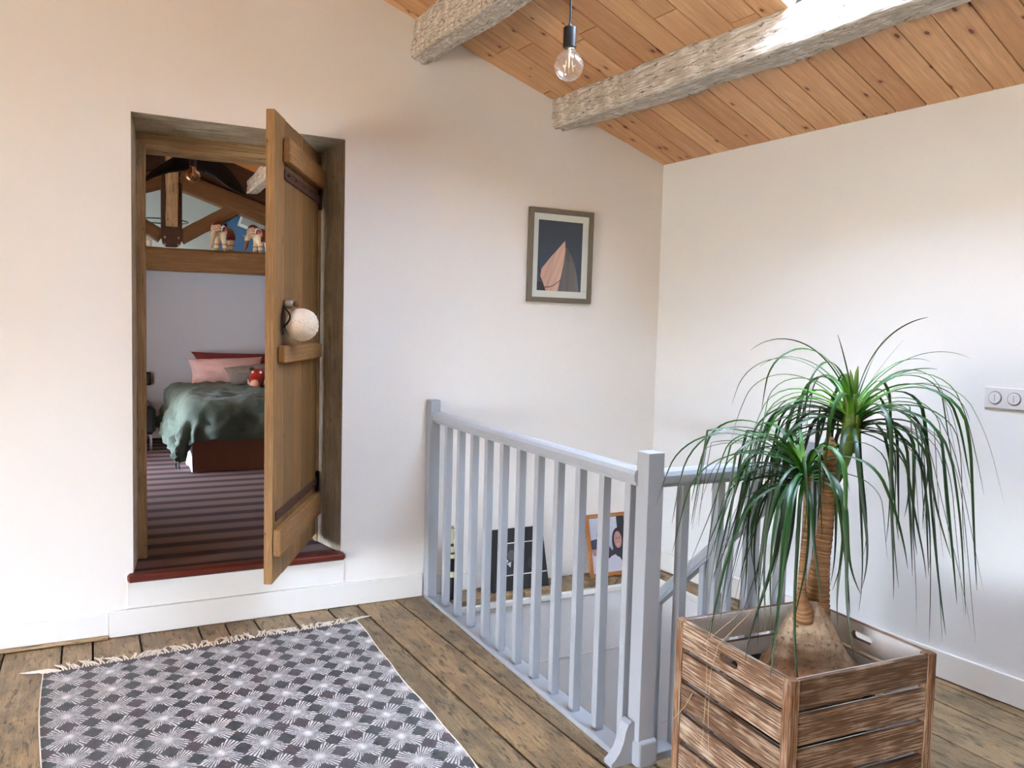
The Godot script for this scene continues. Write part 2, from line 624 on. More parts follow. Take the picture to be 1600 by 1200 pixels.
func make_materials() -> void:
	M.plaster = bumpy(mat(Color(0.915, 0.897, 0.862), 0.62), 0.006, 1.2, 0.55, 3)
	M.plaster.uv1_world_triplanar = true
	M.plaster_right = bumpy(mat(Color(0.905, 0.91, 0.90), 0.45), 0.006, 1.2, 0.5, 8)
	M.plaster_right.uv1_world_triplanar = true
	M.white = mat(Color(0.92, 0.91, 0.88), 0.4)
	M.white_well = mat(Color(0.93, 0.93, 0.925), 0.6)
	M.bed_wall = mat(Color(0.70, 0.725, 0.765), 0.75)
	M.dark_void = mat(Color(0.14, 0.11, 0.09), 0.9)
	var pine := wood(1024, 512, Color(0.76, 0.57, 0.395), Color(0.93, 0.75, 0.55), Color(0.44, 0.24, 0.14), 40, 11, Color(0.84, 0.63, 0.45), 0.5, 0.0, 1.1)
	M.pine = mat(Color(1, 1, 1), 0.42, pine, Vector3(1 / 1.9, 1 / 0.95, 1))
	M.pine_b = mat(Color(0.95, 0.93, 0.9), 0.42, pine, Vector3(1 / 1.9, 1 / 0.95, 1))
	M.pine_c = mat(Color(0.92, 0.88, 0.85), 0.42, pine, Vector3(1 / 1.9, 1 / 0.95, 1))
	M.pine_bed = mat(Color(1.0, 0.86, 0.62), 0.4, pine, Vector3(1 / 1.9, 1 / 0.95, 1))
	var oak := wood(1024, 1024, Color(0.54, 0.455, 0.345), Color(0.76, 0.65, 0.50), Color(0.28, 0.22, 0.16), 10, 23, Color(0.43, 0.37, 0.29), 0.45, 1.0, 1.0)
	M.oak = mat(Color(0.97, 0.96, 0.91), 0.5, oak, Vector3(1 / 1.5, 1 / 0.75, 1))
	M.oak_b = mat(Color(0.90, 0.90, 0.86), 0.5, oak, Vector3(1 / 1.5, 1 / 0.75, 1))
	M.oak_c = mat(Color(0.98, 0.95, 0.88), 0.46, oak, Vector3(1 / 1.5, 1 / 0.75, 1))
	var beam := wood(1024, 512, Color(0.60, 0.55, 0.48), Color(0.86, 0.83, 0.775), Color(0.42, 0.36, 0.29), 7, 37, Color(0.70, 0.655, 0.59), 0.5, 0.95, 1.2, Color(0.91, 0.895, 0.865), 0.42, 3.5)
	M.beam = mat(Color(1, 1, 1), 0.85, beam, Vector3(1 / 1.2, 1 / 0.6, 1))
	M.beam.normal_scale = 1.2
	M.grey_timber = mat(Color(0.98, 0.99, 0.96), 0.8, beam, Vector3(1 / 1.2, 1 / 0.4, 1))
	M.frame_timber = mat(Color(0.88, 0.78, 0.63), 0.8, beam, Vector3(1 / 1.4, 1 / 0.4, 1))
	var plank := wood(1024, 512, Color(0.55, 0.40, 0.255), Color(0.80, 0.63, 0.435), Color(0.32, 0.21, 0.12), 5, 51, Color(0.60, 0.46, 0.30), 0.5, 0.25, 1.2)
	M.door = mat(Color(0.84, 0.81, 0.70), 0.62, plank, Vector3(1 / 1.6, 1 / 0.5, 1))
	M.door_b = mat(Color(0.75, 0.725, 0.62), 0.62, plank, Vector3(1 / 1.6, 1 / 0.5, 1))
	M.ledger = mat(Color(0.86, 0.81, 0.70), 0.7, plank, Vector3(1 / 1.0, 1 / 0.3, 1))
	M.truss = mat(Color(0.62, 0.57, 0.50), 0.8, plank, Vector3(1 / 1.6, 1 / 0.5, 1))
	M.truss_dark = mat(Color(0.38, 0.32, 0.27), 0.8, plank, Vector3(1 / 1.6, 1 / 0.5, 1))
	M.tie = mat(Color(0.74, 0.72, 0.68), 0.8, plank, Vector3(1 / 1.6, 1 / 0.5, 1))
	M.oak_frame = mat(Color(1.0, 0.86, 0.68), 0.5, plank, Vector3(1, 3, 1))
	var crate := wood(1024, 512, Color(0.345, 0.25, 0.18), Color(0.65, 0.525, 0.415), Color(0.22, 0.15, 0.10), 5, 71, Color(0.47, 0.355, 0.26), 0.5, 0.3, 1.5, Color(0.90, 0.865, 0.82), 0.43, 3.0)
	M.crate = mat(Color(0.92, 0.88, 0.83), 0.75, crate, Vector3(1 / 0.9, 1 / 0.42, 1))
	M.crate_b = mat(Color(0.78, 0.72, 0.655), 0.75, crate, Vector3(1 / 0.9, 1 / 0.42, 1))
	M.crate_in_lit = bumpy(mat(Color(0.86, 0.85, 0.83), 0.7), 0.05, 2.0, 3.0, 66)  # inner whitewash, made paler by window light put into the colour
	var post := wood(512, 256, Color(0.36, 0.23, 0.14), Color(0.74, 0.56, 0.40), Color(0.3, 0.19, 0.12), 2, 79, Color(0.52, 0.36, 0.24), 0.5, 0.3, 1.7, Color(0.86, 0.80, 0.73), 0.40, 4.0)
	M.crate_post = mat(Color(0.90, 0.87, 0.83), 0.75, post, Vector3(1 / 0.5, 1 / 0.16, 1))
	M.rail = mat(Color(0.635, 0.655, 0.675), 0.32)
	M.iron = mat(Color(0.17, 0.12, 0.10), 0.65, [], Vector3.ONE, 0.55)
	M.rust = bumpy(mat(Color(0.34, 0.22, 0.17), 0.8, [], Vector3.ONE, 0.2), 0.05, 6.0, 6.0, 14)
	M.black = mat(Color(0.045, 0.045, 0.05), 0.38)
	M.black_matt = mat(Color(0.03, 0.032, 0.038), 0.75)
	M.jet = mat(Color(0.008, 0.008, 0.012), 0.9)
	M.chrome = mat(Color(0.85, 0.86, 0.88), 0.15, [], Vector3.ONE, 1.0)
	M.steel = mat(Color(0.72, 0.70, 0.66), 0.35, [], Vector3.ONE, 0.9)
	M.plastic = mat(Color(0.86, 0.855, 0.85), 0.3)
	M.glass = mat(Color(1, 1, 1, 0.06), 0.0)
	M.glass.transparency = BaseMaterial3D.TRANSPARENCY_ALPHA
	M.bulb = mat(Color(1.0, 0.98, 0.94, 0.045), 0.0)
	M.bulb.transparency = BaseMaterial3D.TRANSPARENCY_ALPHA
	M.amber = mat(Color(0.55, 0.30, 0.08, 0.4), 0.0)
	M.amber.transparency = BaseMaterial3D.TRANSPARENCY_ALPHA
	M.filament = mat(Color(0.95, 0.86, 0.66), 0.4)
	M.threshold = mat(Color(0.30, 0.125, 0.085), 0.5, [plank[0]], Vector3(1, 3, 1))
	M.threshold.albedo_color = Color(0.55, 0.25, 0.19)
	M.wool = bumpy(mat(Color(0.93, 0.86, 0.77), 0.95), 0.06, 8.0, 9.0, 31)
	M.cord = mat(Color(0.10, 0.06, 0.045), 0.8)
	M.fringe = mat(Color(0.88, 0.83, 0.76), 0.95)
	M.taupe = mat(Color(0.445, 0.41, 0.34), 0.5)
	M.passe = mat(Color(0.85, 0.87, 0.83), 0.7)
	var cloth := func(c: Color, r: float) -> StandardMaterial3D:
		var m := bumpy(mat(c, r), 0.05, 3.0, 3.0, 41)
		m.rim_enabled = true
		m.rim = 0.25
		return m
	M.duvet = cloth.call(Color(0.30, 0.35, 0.31), 0.85)
	M.red_cloth = cloth.call(Color(0.44, 0.11, 0.105), 0.8)
	M.pink_cloth = cloth.call(Color(0.77, 0.64, 0.63), 0.8)
	M.grey_cloth = cloth.call(Color(0.44, 0.41, 0.375), 0.9)
	M.skirt = cloth.call(Color(0.45, 0.295, 0.22), 0.9)
	M.sheet = cloth.call(Color(0.85, 0.84, 0.86), 0.8)
	M.painted = mat(Color(1, 1, 1), 0.4)
	M.painted.vertex_color_use_as_albedo = true
	M.blue_wall = mat(Color(0.30, 0.46, 0.63), 0.7)
	M.pale_blue = mat(Color(0.52, 0.70, 0.86), 0.6)
	M.gable = mat(Color(0.70, 0.72, 0.70), 0.8)
	M.candle = mat(Color(0.93, 0.88, 0.78), 0.5)
	M.leaf = mat(Color(1, 1, 1), 0.48)
	M.leaf.vertex_color_use_as_albedo = true
	M.leaf.backlight_enabled = true
	M.leaf.backlight = Color(0.10, 0.20, 0.05)
	M.leaf.cull_mode = BaseMaterial3D.CULL_DISABLED
	var bark := wood(256, 512, Color(0.40, 0.29, 0.20), Color(0.80, 0.66, 0.49), Color(0.3, 0.2, 0.13), 2, 91, Color(0.62, 0.48, 0.34), 0.3, 0.6, 1.7, Color(0.86, 0.75, 0.60), 0.25, 6.0)
	M.bark = mat(Color(0.95, 0.90, 0.84), 0.8, bark, Vector3(6.0, 7.0, 1))
	M.bark.uv1_triplanar = false
	M.caudex = mat(Color(1, 1, 1), 0.85, mottled(Color(0.55, 0.46, 0.365), Color(0.78, 0.70, 0.59), Color(0.27, 0.19, 0.13)), Vector3(2.2, 2.2, 2.2))
	M.caudex.uv1_triplanar = true
	M.caudex.normal_scale = 1.0
	M.caudex.vertex_color_use_as_albedo = true
	M.soil = bumpy(mat(Color(0.10, 0.075, 0.055), 0.95), 0.05, 8.0, 4.0, 44)
	# the bedroom carpet: stripes across z, woven in by colour
	var st := func(_u: float, v: float) -> Color:
		var c := Color(0.40, 0.315, 0.30)
		var d := absf(v - 0.5)
		c = c.lerp(Color(0.17, 0.085, 0.09), smoothstep(0.24, 0.15, d))
		c = c.lerp(Color(0.47, 0.40, 0.385), smoothstep(0.36, 0.40, d) * smoothstep(0.48, 0.44, d) * 0.6)
		return c
	M.carpet = mat(Color(1, 1, 1), 0.95, [pix(8, 128, st)], Vector3.ONE)
	M.rug = mat(Color(1, 1, 1), 0.55, [rug_texture()], Vector3.ONE)
	var rn := Image.create_from_data(512, 512, false, Image.FORMAT_L8, noise_img(512, 512, 0.2, 77, 1, 1, 2))
	rn.convert(Image.FORMAT_RGBA8)
	rn.bump_map_to_normal_map(1.5)
	M.rug.normal_enabled = true
	M.rug.normal_texture = tex(rn)
	M.rug.normal_scale = 0.5
	M.sail = mat(Color(1, 1, 1), 0.35, [pix(208, 380, sail_print)])
	M.poster = mat(Color(1, 1, 1), 0.4, [pix(200, 200, poster_print)])
	M.people = mat(Color(1, 1, 1), 0.3, [pix(240, 300, people_print)])

# starbursts and diamonds of the woven rug; 4 x 4 stars in the tile
func rug_texture() -> ImageTexture:
	var r := RandomNumberGenerator.new()
	r.seed = 5
	var N := 4
	var W := 800
	var tabs := []
	for s in N * N:
		var t := PackedFloat32Array()
		t.resize(720)
		var a := 0.0
		while a < 720.0:
			var wd := r.randf_range(7.0, 12.0)
			var gap := r.randf_range(7.0, 11.0)
			for k in int(wd):
				t[int(a + k) % 720] = r.randf_range(0.85, 1.0)
			a += wd + gap
		tabs.append(t)
	var tone := []
	for s in 4 * N * N:
		tone.append(Color(0.29, 0.285, 0.285).lerp([Color(0.27, 0.285, 0.275), Color(0.33, 0.285, 0.295), Color(0.265, 0.265, 0.27)][r.randi() % 3], 0.9))
	var fine := noise_img(W, W, 0.11, 13, 1, 1, 3)
	var big := noise_img(W, W, 0.02, 14, 1, 1, 3)
	var out := PackedByteArray()
	out.resize(W * W * 3)
	var white := Color(0.97, 0.95, 0.925)
	var grey := Color(0.37, 0.37, 0.375)
	for y in W:
		for x in W:
			var i := y * W + x
			var f := fine[i] / 255.0 - 0.5
			var px := float(x) / W * N * 2.0
			var py := float(y) / W * N * 2.0
			var jx := px + f * 0.07
			var jy := py + (big[i] / 255.0 - 0.5) * 0.12
			var rx := roundf(jx)
			var ry := roundf(jy)
			var c := grey
			var sx := roundf(px * 0.5) * 2.0
			var sy := roundf(py * 0.5) * 2.0
			var dx := px - sx
			var dy := py - sy
			var d := sqrt(dx * dx + dy * dy)
			var tab: PackedFloat32Array = tabs[(int(sx) / 2 % N) * N + int(sy) / 2 % N]
			var an := fposmod(atan2(dy, dx) / TAU + f * 0.012, 1.0)
			var ray := tab[int(an * 720.0) % 720]
			ray = maxf(ray, smoothstep(0.34, 0.12, d + f * 0.35))
			c = grey.lerp(white, ray * (0.86 + f * 0.5))
			var even := int(rx) % 2 == 0 and int(ry) % 2 == 0
			if not even:
				var q := absf(jx - rx) + absf(jy - ry)
				if q < 0.475:
					c = (tone[(int(rx) % (2 * N)) * 8 % 64 + int(ry) % (2 * N)] as Color).lerp(grey, clampf(0.15 + f * 0.8, 0.0, 0.5))
			c = c * (0.97 + 0.24 * (big[i] / 255.0 - 0.5))
			out[i * 3] = int(clampf(c.r, 0, 1) * 255)
			out[i * 3 + 1] = int(clampf(c.g, 0, 1) * 255)
			out[i * 3 + 2] = int(clampf(c.b, 0, 1) * 255)
	return tex(Image.create_from_data(W, W, false, Image.FORMAT_RGB8, out))

func in_poly(u: float, v: float, p: Array) -> bool:
	return Geometry2D.is_point_in_polygon(Vector2(u, v), PackedVector2Array(p))

# a tall pale sail against a dark blue sky, the mat round it
func sail_print(u: float, v: float) -> Color:
	var c := Color(0.235, 0.265, 0.31).lerp(Color(0.25, 0.32, 0.375), v)
	if in_poly(u, v, [Vector2(0.60, 0.37), Vector2(0.655, 0.375), Vector2(0.74, 0.46), Vector2(0.82, 0.56), Vector2(0.90, 0.76), Vector2(0.955, 1.0), Vector2(0.40, 1.0)]):
		c = Color(0.40, 0.385, 0.37).lerp(Color(0.50, 0.455, 0.42), smoothstep(0.7, 0.95, u))
		if v < 0.57: c = c.lerp(Color(0.34, 0.31, 0.29), 0.55)
		c = c.lerp(Color(0.43, 0.45, 0.47), 0.5 * float(fposmod(u * 7.0, 1.0) < 0.5))
	if in_poly(u, v, [Vector2(0.605, 0.27), Vector2(0.615, 0.40), Vector2(0.595, 0.56), Vector2(0.53, 0.80), Vector2(0.47, 1.0), Vector2(0.20, 1.0), Vector2(0.14, 0.90), Vector2(0.07, 0.79), Vector2(0.09, 0.69), Vector2(0.30, 0.51), Vector2(0.48, 0.37)]):
		c = Color(0.80, 0.66, 0.585)
		var fold := sin((u * 1.4 + v * 0.8) * 34.0) * 0.03
		c = c * (0.97 + fold + 0.08 * smoothstep(0.2, 0.6, u))
		if absf(v - 0.94 + (u - 0.3) * (u - 0.1) * 1.1) < 0.008 and u > 0.16: c = Color(0.46, 0.34, 0.30)
		if absf(u - 0.37 + (v - 0.5) * 0.33) < 0.006: c = c * 0.88
		if u < 0.19 and v > 0.70 and v < 0.80: c = c.lerp(Color(0.88, 0.62, 0.54), float(fposmod(u * 11.0 + v * 19.0, 1.0) < 0.5) * 0.7)
	elif v > 0.88 and u < 0.22:
		c = Color(0.20, 0.19, 0.19)
	elif u < 0.10 and v > 0.66 and absf(u - 0.02 - (v - 0.62) * 0.35) < 0.012:
		c = Color(0.16, 0.16, 0.17)
	return c

func oval(u: float, v: float, cx: float, cy: float, rx: float, ry: float) -> bool:
	return pow((u - cx) / rx, 2.0) + pow((v - cy) / ry, 2.0) < 1.0

# black canvas: a dark portrait in profile beside a pale patch, two white rules
func poster_print(u: float, v: float) -> Color:
	var c := Color(0.105, 0.108, 0.115)
	if absf(v - 0.235) < 0.012 or absf(v - 0.765) < 0.012: return Color(0.88, 0.88, 0.88) if u > 0.2 else c
	if u > 0.22 and u < 0.40 and v > 0.26 and v < 0.62: c = Color(0.85, 0.85, 0.86)
	if oval(u, v, 0.42, 0.40, 0.15, 0.16) or in_poly(u, v, [Vector2(0.22, 0.75), Vector2(0.24, 0.60), Vector2(0.36, 0.50), Vector2(0.55, 0.50), Vector2(0.6, 0.75)]):
		c = Color(0.17, 0.175, 0.19)
		if oval(u, v, 0.39, 0.44, 0.07, 0.09): c = Color(0.34, 0.34, 0.36)
	if in_poly(u, v, [Vector2(0.29, 0.57), Vector2(0.37, 0.54), Vector2(0.35, 0.64)]): c = Color(0.8, 0.8, 0.8)
	if oval(u, v, 0.72, 0.60, 0.05, 0.10): c = Color(0.2, 0.2, 0.21)
	return c

# two smiling people in dark clothes before a pale wall and a dark curtain
func people_print(u: float, v: float) -> Color:
	var c := Color(0.74, 0.755, 0.80).lerp(Color(0.64, 0.64, 0.72), v)
	if u > 0.78 and v < 0.55: c = Color(0.13, 0.15, 0.19)
	if v > 0.66: c = Color(0.76, 0.75, 0.80)
	if in_poly(u, v, [Vector2(0.0, 0.40), Vector2(0.18, 0.38), Vector2(0.28, 0.55), Vector2(0.16, 0.62), Vector2(0.0, 0.56)]): c = Color(0.21, 0.22, 0.28)
	if in_poly(u, v, [Vector2(0.0, 0.56), Vector2(0.16, 0.57), Vector2(0.2, 0.70), Vector2(0.05, 0.68)]): c = Color(0.60, 0.45, 0.46)
	if in_poly(u, v, [Vector2(0.14, 0.78), Vector2(0.28, 0.52), Vector2(0.48, 0.50), Vector2(0.62, 0.66), Vector2(0.52, 0.74), Vector2(0.3, 0.80)]): c = Color(0.15, 0.14, 0.19)
	if oval(u, v, 0.36, 0.36, 0.17, 0.20): c = Color(0.14, 0.12, 0.13)
	if oval(u, v, 0.40, 0.42, 0.115, 0.15): c = Color(0.62, 0.46, 0.42)
	if oval(u, v, 0.40, 0.50, 0.05, 0.018): c = Color(0.80, 0.74, 0.72)
	if absf(v - 0.39) < 0.014 and u > 0.30 and u < 0.50: c = Color(0.17, 0.14, 0.15)
	if oval(u, v, 0.78, 0.48, 0.18, 0.27): c = Color(0.16, 0.11, 0.12)
	if in_poly(u, v, [Vector2(0.54, 0.72), Vector2(0.62, 0.56), Vector2(0.98, 0.56), Vector2(1.0, 0.9), Vector2(0.86, 0.86), Vector2(0.72, 0.68)]): c = Color(0.14, 0.14, 0.19)
	if oval(u, v, 0.77, 0.43, 0.11, 0.155): c = Color(0.70, 0.51, 0.47)
	if oval(u, v, 0.77, 0.515, 0.035, 0.010): c = Color(0.80, 0.70, 0.68)
	if oval(u, v, 0.73, 0.40, 0.016, 0.011) or oval(u, v, 0.81, 0.40, 0.016, 0.011): c = Color(0.2, 0.14, 0.13)
	return c

# ------------------------------------------------------------------ roof geometry
func roof_y(u: float) -> float:
	return EAVE_Y - PITCH * (u - EAVE_X) if u >= RIDGE else EAVE_Y - PITCH * (RIDGE - EAVE_X) - PITCH * (RIDGE - u)

func roof(u: float, v: float) -> Vector3:      # u down the slope, v along the eaves
	var z := v - 0.13 * (u - EAVE_X)
	return Vector3(u + SKEW * z, roof_y(u), z)

func bed_roof(x: float) -> float:
	return 3.10 - PITCH * absf(x + 0.86)

func quad_n(p: Array, down: bool) -> Vector3:
	var n := ((p[2] - p[0]) as Vector3).cross(p[3] - p[1]).normalized()
	return -n if (n.y > 0) == down else n

func wall_x(z: float) -> float:
	return EAVE_X + SKEW * z

func build_setting() -> void:
	# --- wall with the doorway (its face is z = 0)
	var b := MB.new()
	var D := Vector3(0, 0, -0.45)
	var X := Vector3.RIGHT
	var Y := Vector3.UP
	var up := 0.05
	b.extrude([Vector2(-6.3, -0.3), Vector2(-1.366, -0.3), Vector2(-1.366, roof_y(-1.366) + up), Vector2(RIDGE, roof_y(RIDGE) + up), Vector2(-6.3, roof_y(-6.3) + up)], Vector3.ZERO, D, X, Y)
	b.extrude([Vector2(-1.366, -0.3), Vector2(-0.436, -0.3), Vector2(-0.436, 0.244), Vector2(-1.366, 0.244)], Vector3.ZERO, D, X, Y)
	b.extrude([Vector2(-1.366, 2.279), Vector2(-0.436, 2.279), Vector2(-0.436, roof_y(-0.436) + up), Vector2(-1.366, roof_y(-1.366) + up)], Vector3.ZERO, D, X, Y)
	b.extrude([Vector2(-0.436, -2.8), Vector2(1.75, -2.8), Vector2(1.75, roof_y(1.75) + up), Vector2(-0.436, roof_y(-0.436) + up)], Vector3.ZERO, D, X, Y)
	shell("wall_back", b, M.plaster, "pale plastered gable wall with the old plank doorway", "wall")

	# --- right wall, slightly askew
	b = MB.new()
	b.extrude([Vector2(EAVE_X, 0.0), Vector2(wall_x(9.3), 9.3), Vector2(wall_x(9.3) + 0.3, 9.3), Vector2(EAVE_X + 0.3, -0.45), Vector2(EAVE_X - 0.02, -0.2)], Vector3(0, -2.8, 0), Vector3(0, 2.42, 0), Vector3.RIGHT, Vector3.BACK)
	shell("wall_right", b, M.plaster_right, "long white plastered wall with the light switch", "wall")

	# --- left wall with a window, plain wall behind the viewer
	b = MB.new()
	for r: Array in [[-0.45, 2.0, -0.3, 2.42], [4.4, 9.3, -0.3, 2.42], [2.0, 4.4, -0.3, 0.1], [2.0, 4.4, 1.5, 2.42]]:
		b.box(Transform3D(Basis(), Vector3(-6.15, (r[2] + r[3]) * 0.5, (r[0] + r[1]) * 0.5)), Vector3(0.3, r[3] - r[2], r[1] - r[0]), 0.001)
	shell("wall_left", b, M.plaster, "plastered eaves wall on the landing's window side", "wall")
	b = MB.new()
	b.extrude([Vector2(-6.3, -0.3), Vector2(2.7, -0.3), Vector2(2.7, 2.25), Vector2(RIDGE + 0.75, roof_y(RIDGE) + 0.05), Vector2(-6.3, 2.45)], Vector3(0, 0, 9.0), Vector3(0, 0, 9.3), X, Y)
	shell("wall_front", b, M.plaster, "plain plastered wall behind the viewer", "wall")
	for w: Array in [[Vector3(-6.17, 0.8, 3.2), 2.4, 1.4, PI / 2]]:
		var win := setting("window_%d" % (2 if w[3] > 0 else 3), "white casement window in the %s" % ("eaves wall" if w[3] > 0 else "wall behind the viewer"), "window", w[0])
		win.rotation.y = w[3]
		b = MB.new()
		for s: float in [-1.0, 1.0]:
			b.box(T(s * (w[1] * 0.5 - 0.03), 0, 0), Vector3(0.06, w[2], 0.07))
			b.box(T(0, s * (w[2] * 0.5 - 0.03), 0), Vector3(w[1], 0.06, 0.07))
		b.box(T(0, 0, 0), Vector3(0.07, w[2], 0.06))
		add("window_frame", b, M.white, win)
		for s: float in [-1.0, 1.0]:
			b = MB.new()
			b.box(T(s * (w[1] * 0.25), 0, 0), Vector3(w[1] * 0.5 - 0.1, w[2] - 0.12, 0.005), 0.0005)
			add("pane", b, M.glass, win)

	# --- boarded ceiling
	var ceil_ := setting("ceiling", "sloping ceiling of knotty varnished pine boards", "ceiling")
	var hole_v := [1.457, 1.457 + 6 * 0.1355]
	var hole_u := [-0.5, 0.722]
	var ud := (roof(1, 0) - roof(0, 0)).normalized()
	for k in range(-10, 40):
		var v0 := 0.916 + 0.1355 * k
		var v1 := v0 + 0.1355
		for side in 2:
			var segs := []
			if side == 0:
				var j := rng.randf_range(-0.6, 0.9)
				segs = [[RIDGE, j], [j, 1.55]]
				if v0 > hole_v[0] - 0.01 and v1 < hole_v[1] + 0.01: segs = [[RIDGE, hole_u[0]], [hole_u[1], 1.55]]
			else:
				segs = [[-6.2, RIDGE]]
			for s: Array in segs:
				var g := 0.0012
				var p := [roof(s[0] + g, v0 + g), roof(s[1] - g, v0 + g), roof(s[1] - g, v1 - g), roof(s[0] + g, v1 - g)]
				if maxf(maxf(p[0].z, p[2].z), maxf(p[1].z, p[3].z)) < -0.08: continue
				if minf(p[0].z, p[1].z) > 9.1: continue
				b = MB.new()
				b.slab(p, quad_n(p, true), 0.018, 0.0035, ud, uo())
				add("board", b, [M.pine, M.pine, M.pine_b, M.pine_c][rng.randi() % 4], ceil_)
	for q: Array in [[RIDGE, 1.7, 6.336, 9.8], [-6.2, RIDGE, 6.336, 9.8]]:
		b = MB.new()
		var p := [roof(q[0], q[2]), roof(q[1], q[2]), roof(q[1], q[3]), roof(q[0], q[3])]
		b.slab(p, quad_n(p, true), 0.018, 0.002, ud)
		add("board_panel", b, M.pine, ceil_)
	b = MB.new()
	for q: Array in [[RIDGE, hole_u[0], -0.6, 10.0], [hole_u[1], 1.85, -0.6, 10.0], [hole_u[0], hole_u[1], -0.6, hole_v[0]], [hole_u[0], hole_u[1], hole_v[1], 10.0], [-6.4, RIDGE, -1.6, 10.0]]:
		var p := [roof(q[0], q[2]), roof(q[1], q[2]), roof(q[1], q[3]), roof(q[0], q[3])]
		for i in 4: p[i] += Vector3(0, 0.014, 0)
		b.slab(p, quad_n(p, true), 0.16, 0.0, ud)
	add("roof_deck", b, M.dark_void, ceil_)
	# --- skylight
	var sky := setting("window_1", "roof window with a pine lined reveal beside the lower beam", "window")
	var nrm := -quad_n([roof(0, 0), roof(1, 0), roof(1, 1), roof(0, 1)], true)
	var c4 := [roof(hole_u[0], hole_v[0]), roof(hole_u[1], hole_v[0]), roof(hole_u[1], hole_v[1]), roof(hole_u[0], hole_v[1])]
	var cc: Vector3 = (c4[0] + c4[1] + c4[2] + c4[3]) / 4.0
	for i in 4:
		var p0: Vector3 = c4[i]
		var p1: Vector3 = c4[(i + 1) % 4]
		b = MB.new()
		var p := [p0 - nrm * 0.004, p1 - nrm * 0.004, p1 + nrm * 0.26, p0 + nrm * 0.26]
		var nn := (p1 - p0).cross(nrm).normalized()
		if nn.dot(cc - p0) < 0: nn = -nn
		b.slab(p, nn, 0.02, 0.001, (p1 - p0).normalized(), uo())
		add("reveal_board", b, M.pine, sky)
	b = MB.new()
	for i in 4:
		var p0: Vector3 = c4[i].lerp(cc, 0.05) + nrm * 0.22
		var p1: Vector3 = c4[(i + 1) % 4].lerp(cc, 0.05) + nrm * 0.22
		bar(b, p0, p1, 0.06, 0.05, nrm)
	add("sash", b, M.pine, sky)
	b = MB.new()
	var gp := []
	for i in 4: gp.append(c4[i].lerp(cc, 0.06) + nrm * 0.22)
	b.slab(gp, nrm, 0.005, 0.0, ud)
	add("pane", b, M.glass, sky)

	# --- old plank floor, open over the stairs
	var fl := setting("floor", "worn wide plank floor of the landing", "floor")
	var js := [-6.05, -5.8, -5.52, -5.3, -5.0, -4.75, -4.5, -4.22, -4.0, -3.74, -3.5, -3.26, -3.02, -2.74, -2.5, -2.26, -2.06, -1.8556, -1.643, -1.528, -1.345, -1.10, -0.984, -0.854, -0.687, -0.50, -0.352, -0.15, 0.098]
	for i in js.size() - 1:
		var joints := [-0.05, rng.randf_range(2.3, 3.4), rng.randf_range(4.4, 5.4), 9.1]
		if i == 17: joints = [-0.05, 0.697, 3.1, 9.1]
		if i == 16: joints = [-0.05, 0.697, 2.6, 9.1]
		for k in joints.size() - 1: plank(fl, js[i], js[i + 1], joints[k], joints[k + 1])
	var jr := [0.098, 0.31, 0.52, 0.71, 0.93, 1.14, 1.395]
	for i in jr.size() - 1:
		plank(fl, jr[i], jr[i + 1], -0.05, 0.165, 0.0)
		plank(fl, jr[i], jr[i + 1], 1.78, 4.2, 0.0)
		plank(fl, jr[i], jr[i + 1], 4.2, 9.1, 0.0)
	for x: Array in [[1.395, 1.56], [1.56, 1.73], [1.73, 1.9], [1.9, 2.3]]:
		plank(fl, x[0], x[1], -0.05, 2.9, 0.0)
		plank(fl, x[0], x[1], 2.9, 9.1, 0.0)
	b = MB.new()
	for r: Array in [[-6.2, 0.098, -0.2, 9.2], [0.098, 2.4, 1.80, 9.2], [0.098, 2.4, -0.2, 0.15], [1.41, 2.4, 0.15, 1.80]]:
		b.box(Transform3D(Basis(), Vector3((r[0] + r[1]) * 0.5, -0.115, (r[2] + r[3]) * 0.5)), Vector3(r[1] - r[0], 0.17, r[3] - r[2]), 0.001)
	add("subfloor", b, M.dark_void, fl)

	# --- stairwell lining and lower floor
	b = MB.new()
	b.box(T(0.75, -1.45, 0.075), Vector3(1.5, 2.84, 0.16), 0.001)
	b.box(T(1.55, -1.45, 1.0), Vector3(0.3, 2.84, 2.1), 0.001)
	b.box(T(0.02, -1.45, 1.0), Vector3(0.14, 2.84, 1.9), 0.001)
	b.box(T(0.75, -1.45, 1.92), Vector3(1.5, 2.84, 0.24), 0.001)
	shell("wall_stairwell", b, M.white_well, "white lining of the stairwell below the floor edge", "wall")
	b = MB.new()
	b.box(T(0.75, -2.85, 1.0), Vector3(2.0, 0.1, 2.4), 0.001)
	shell("floor_lower", b, M.oak, "lower floor at the foot of the stairwell", "floor")
	b = MB.new()
	b.box(T(0.747, -0.05, 0.163), Vector3(1.29, 0.034, 0.022), 0.006)
	b.box(T(0.747, -0.40, 0.158), Vector3(1.29, 0.004, 0.006), 0.001)
	b.box(T(1.40, -0.05, 0.96), Vector3(0.022, 0.034, 1.6), 0.006)
	shell("trim_1", b, M.white, "white moulding under the stairwell floor edge", "trim")

	# --- skirting boards
	b = MB.new()
	b.box(T(-0.735, 0.06, 0.0075), Vector3(1.46, 0.118, 0.015), 0.003)
	b.box(T(-3.73, 0.063, 0.0075), Vector3(4.53, 0.096, 0.015), 0.003)
	shell("baseboard_back", b, M.white, "white skirting along the doorway wall", "baseboard")
	b = MB.new()
	b.box(T(0.75, 0.05, 0.006), Vector3(1.40, 0.094, 0.012), 0.003)
	shell("baseboard_ledge", b, M.white, "low white skirting behind the pictures on the ledge", "baseboard")
	b = MB.new()
	var a0 := Vector3(wall_x(0.0), 0.06, 0.0)
	var a1 := Vector3(wall_x(8.9), 0.06, 8.9)
	bar(b, a0 + Vector3(-0.008, 0, 0), a1 + Vector3(-0.008, 0, 0), 0.016, 0.112, Vector3.UP, 0.003)
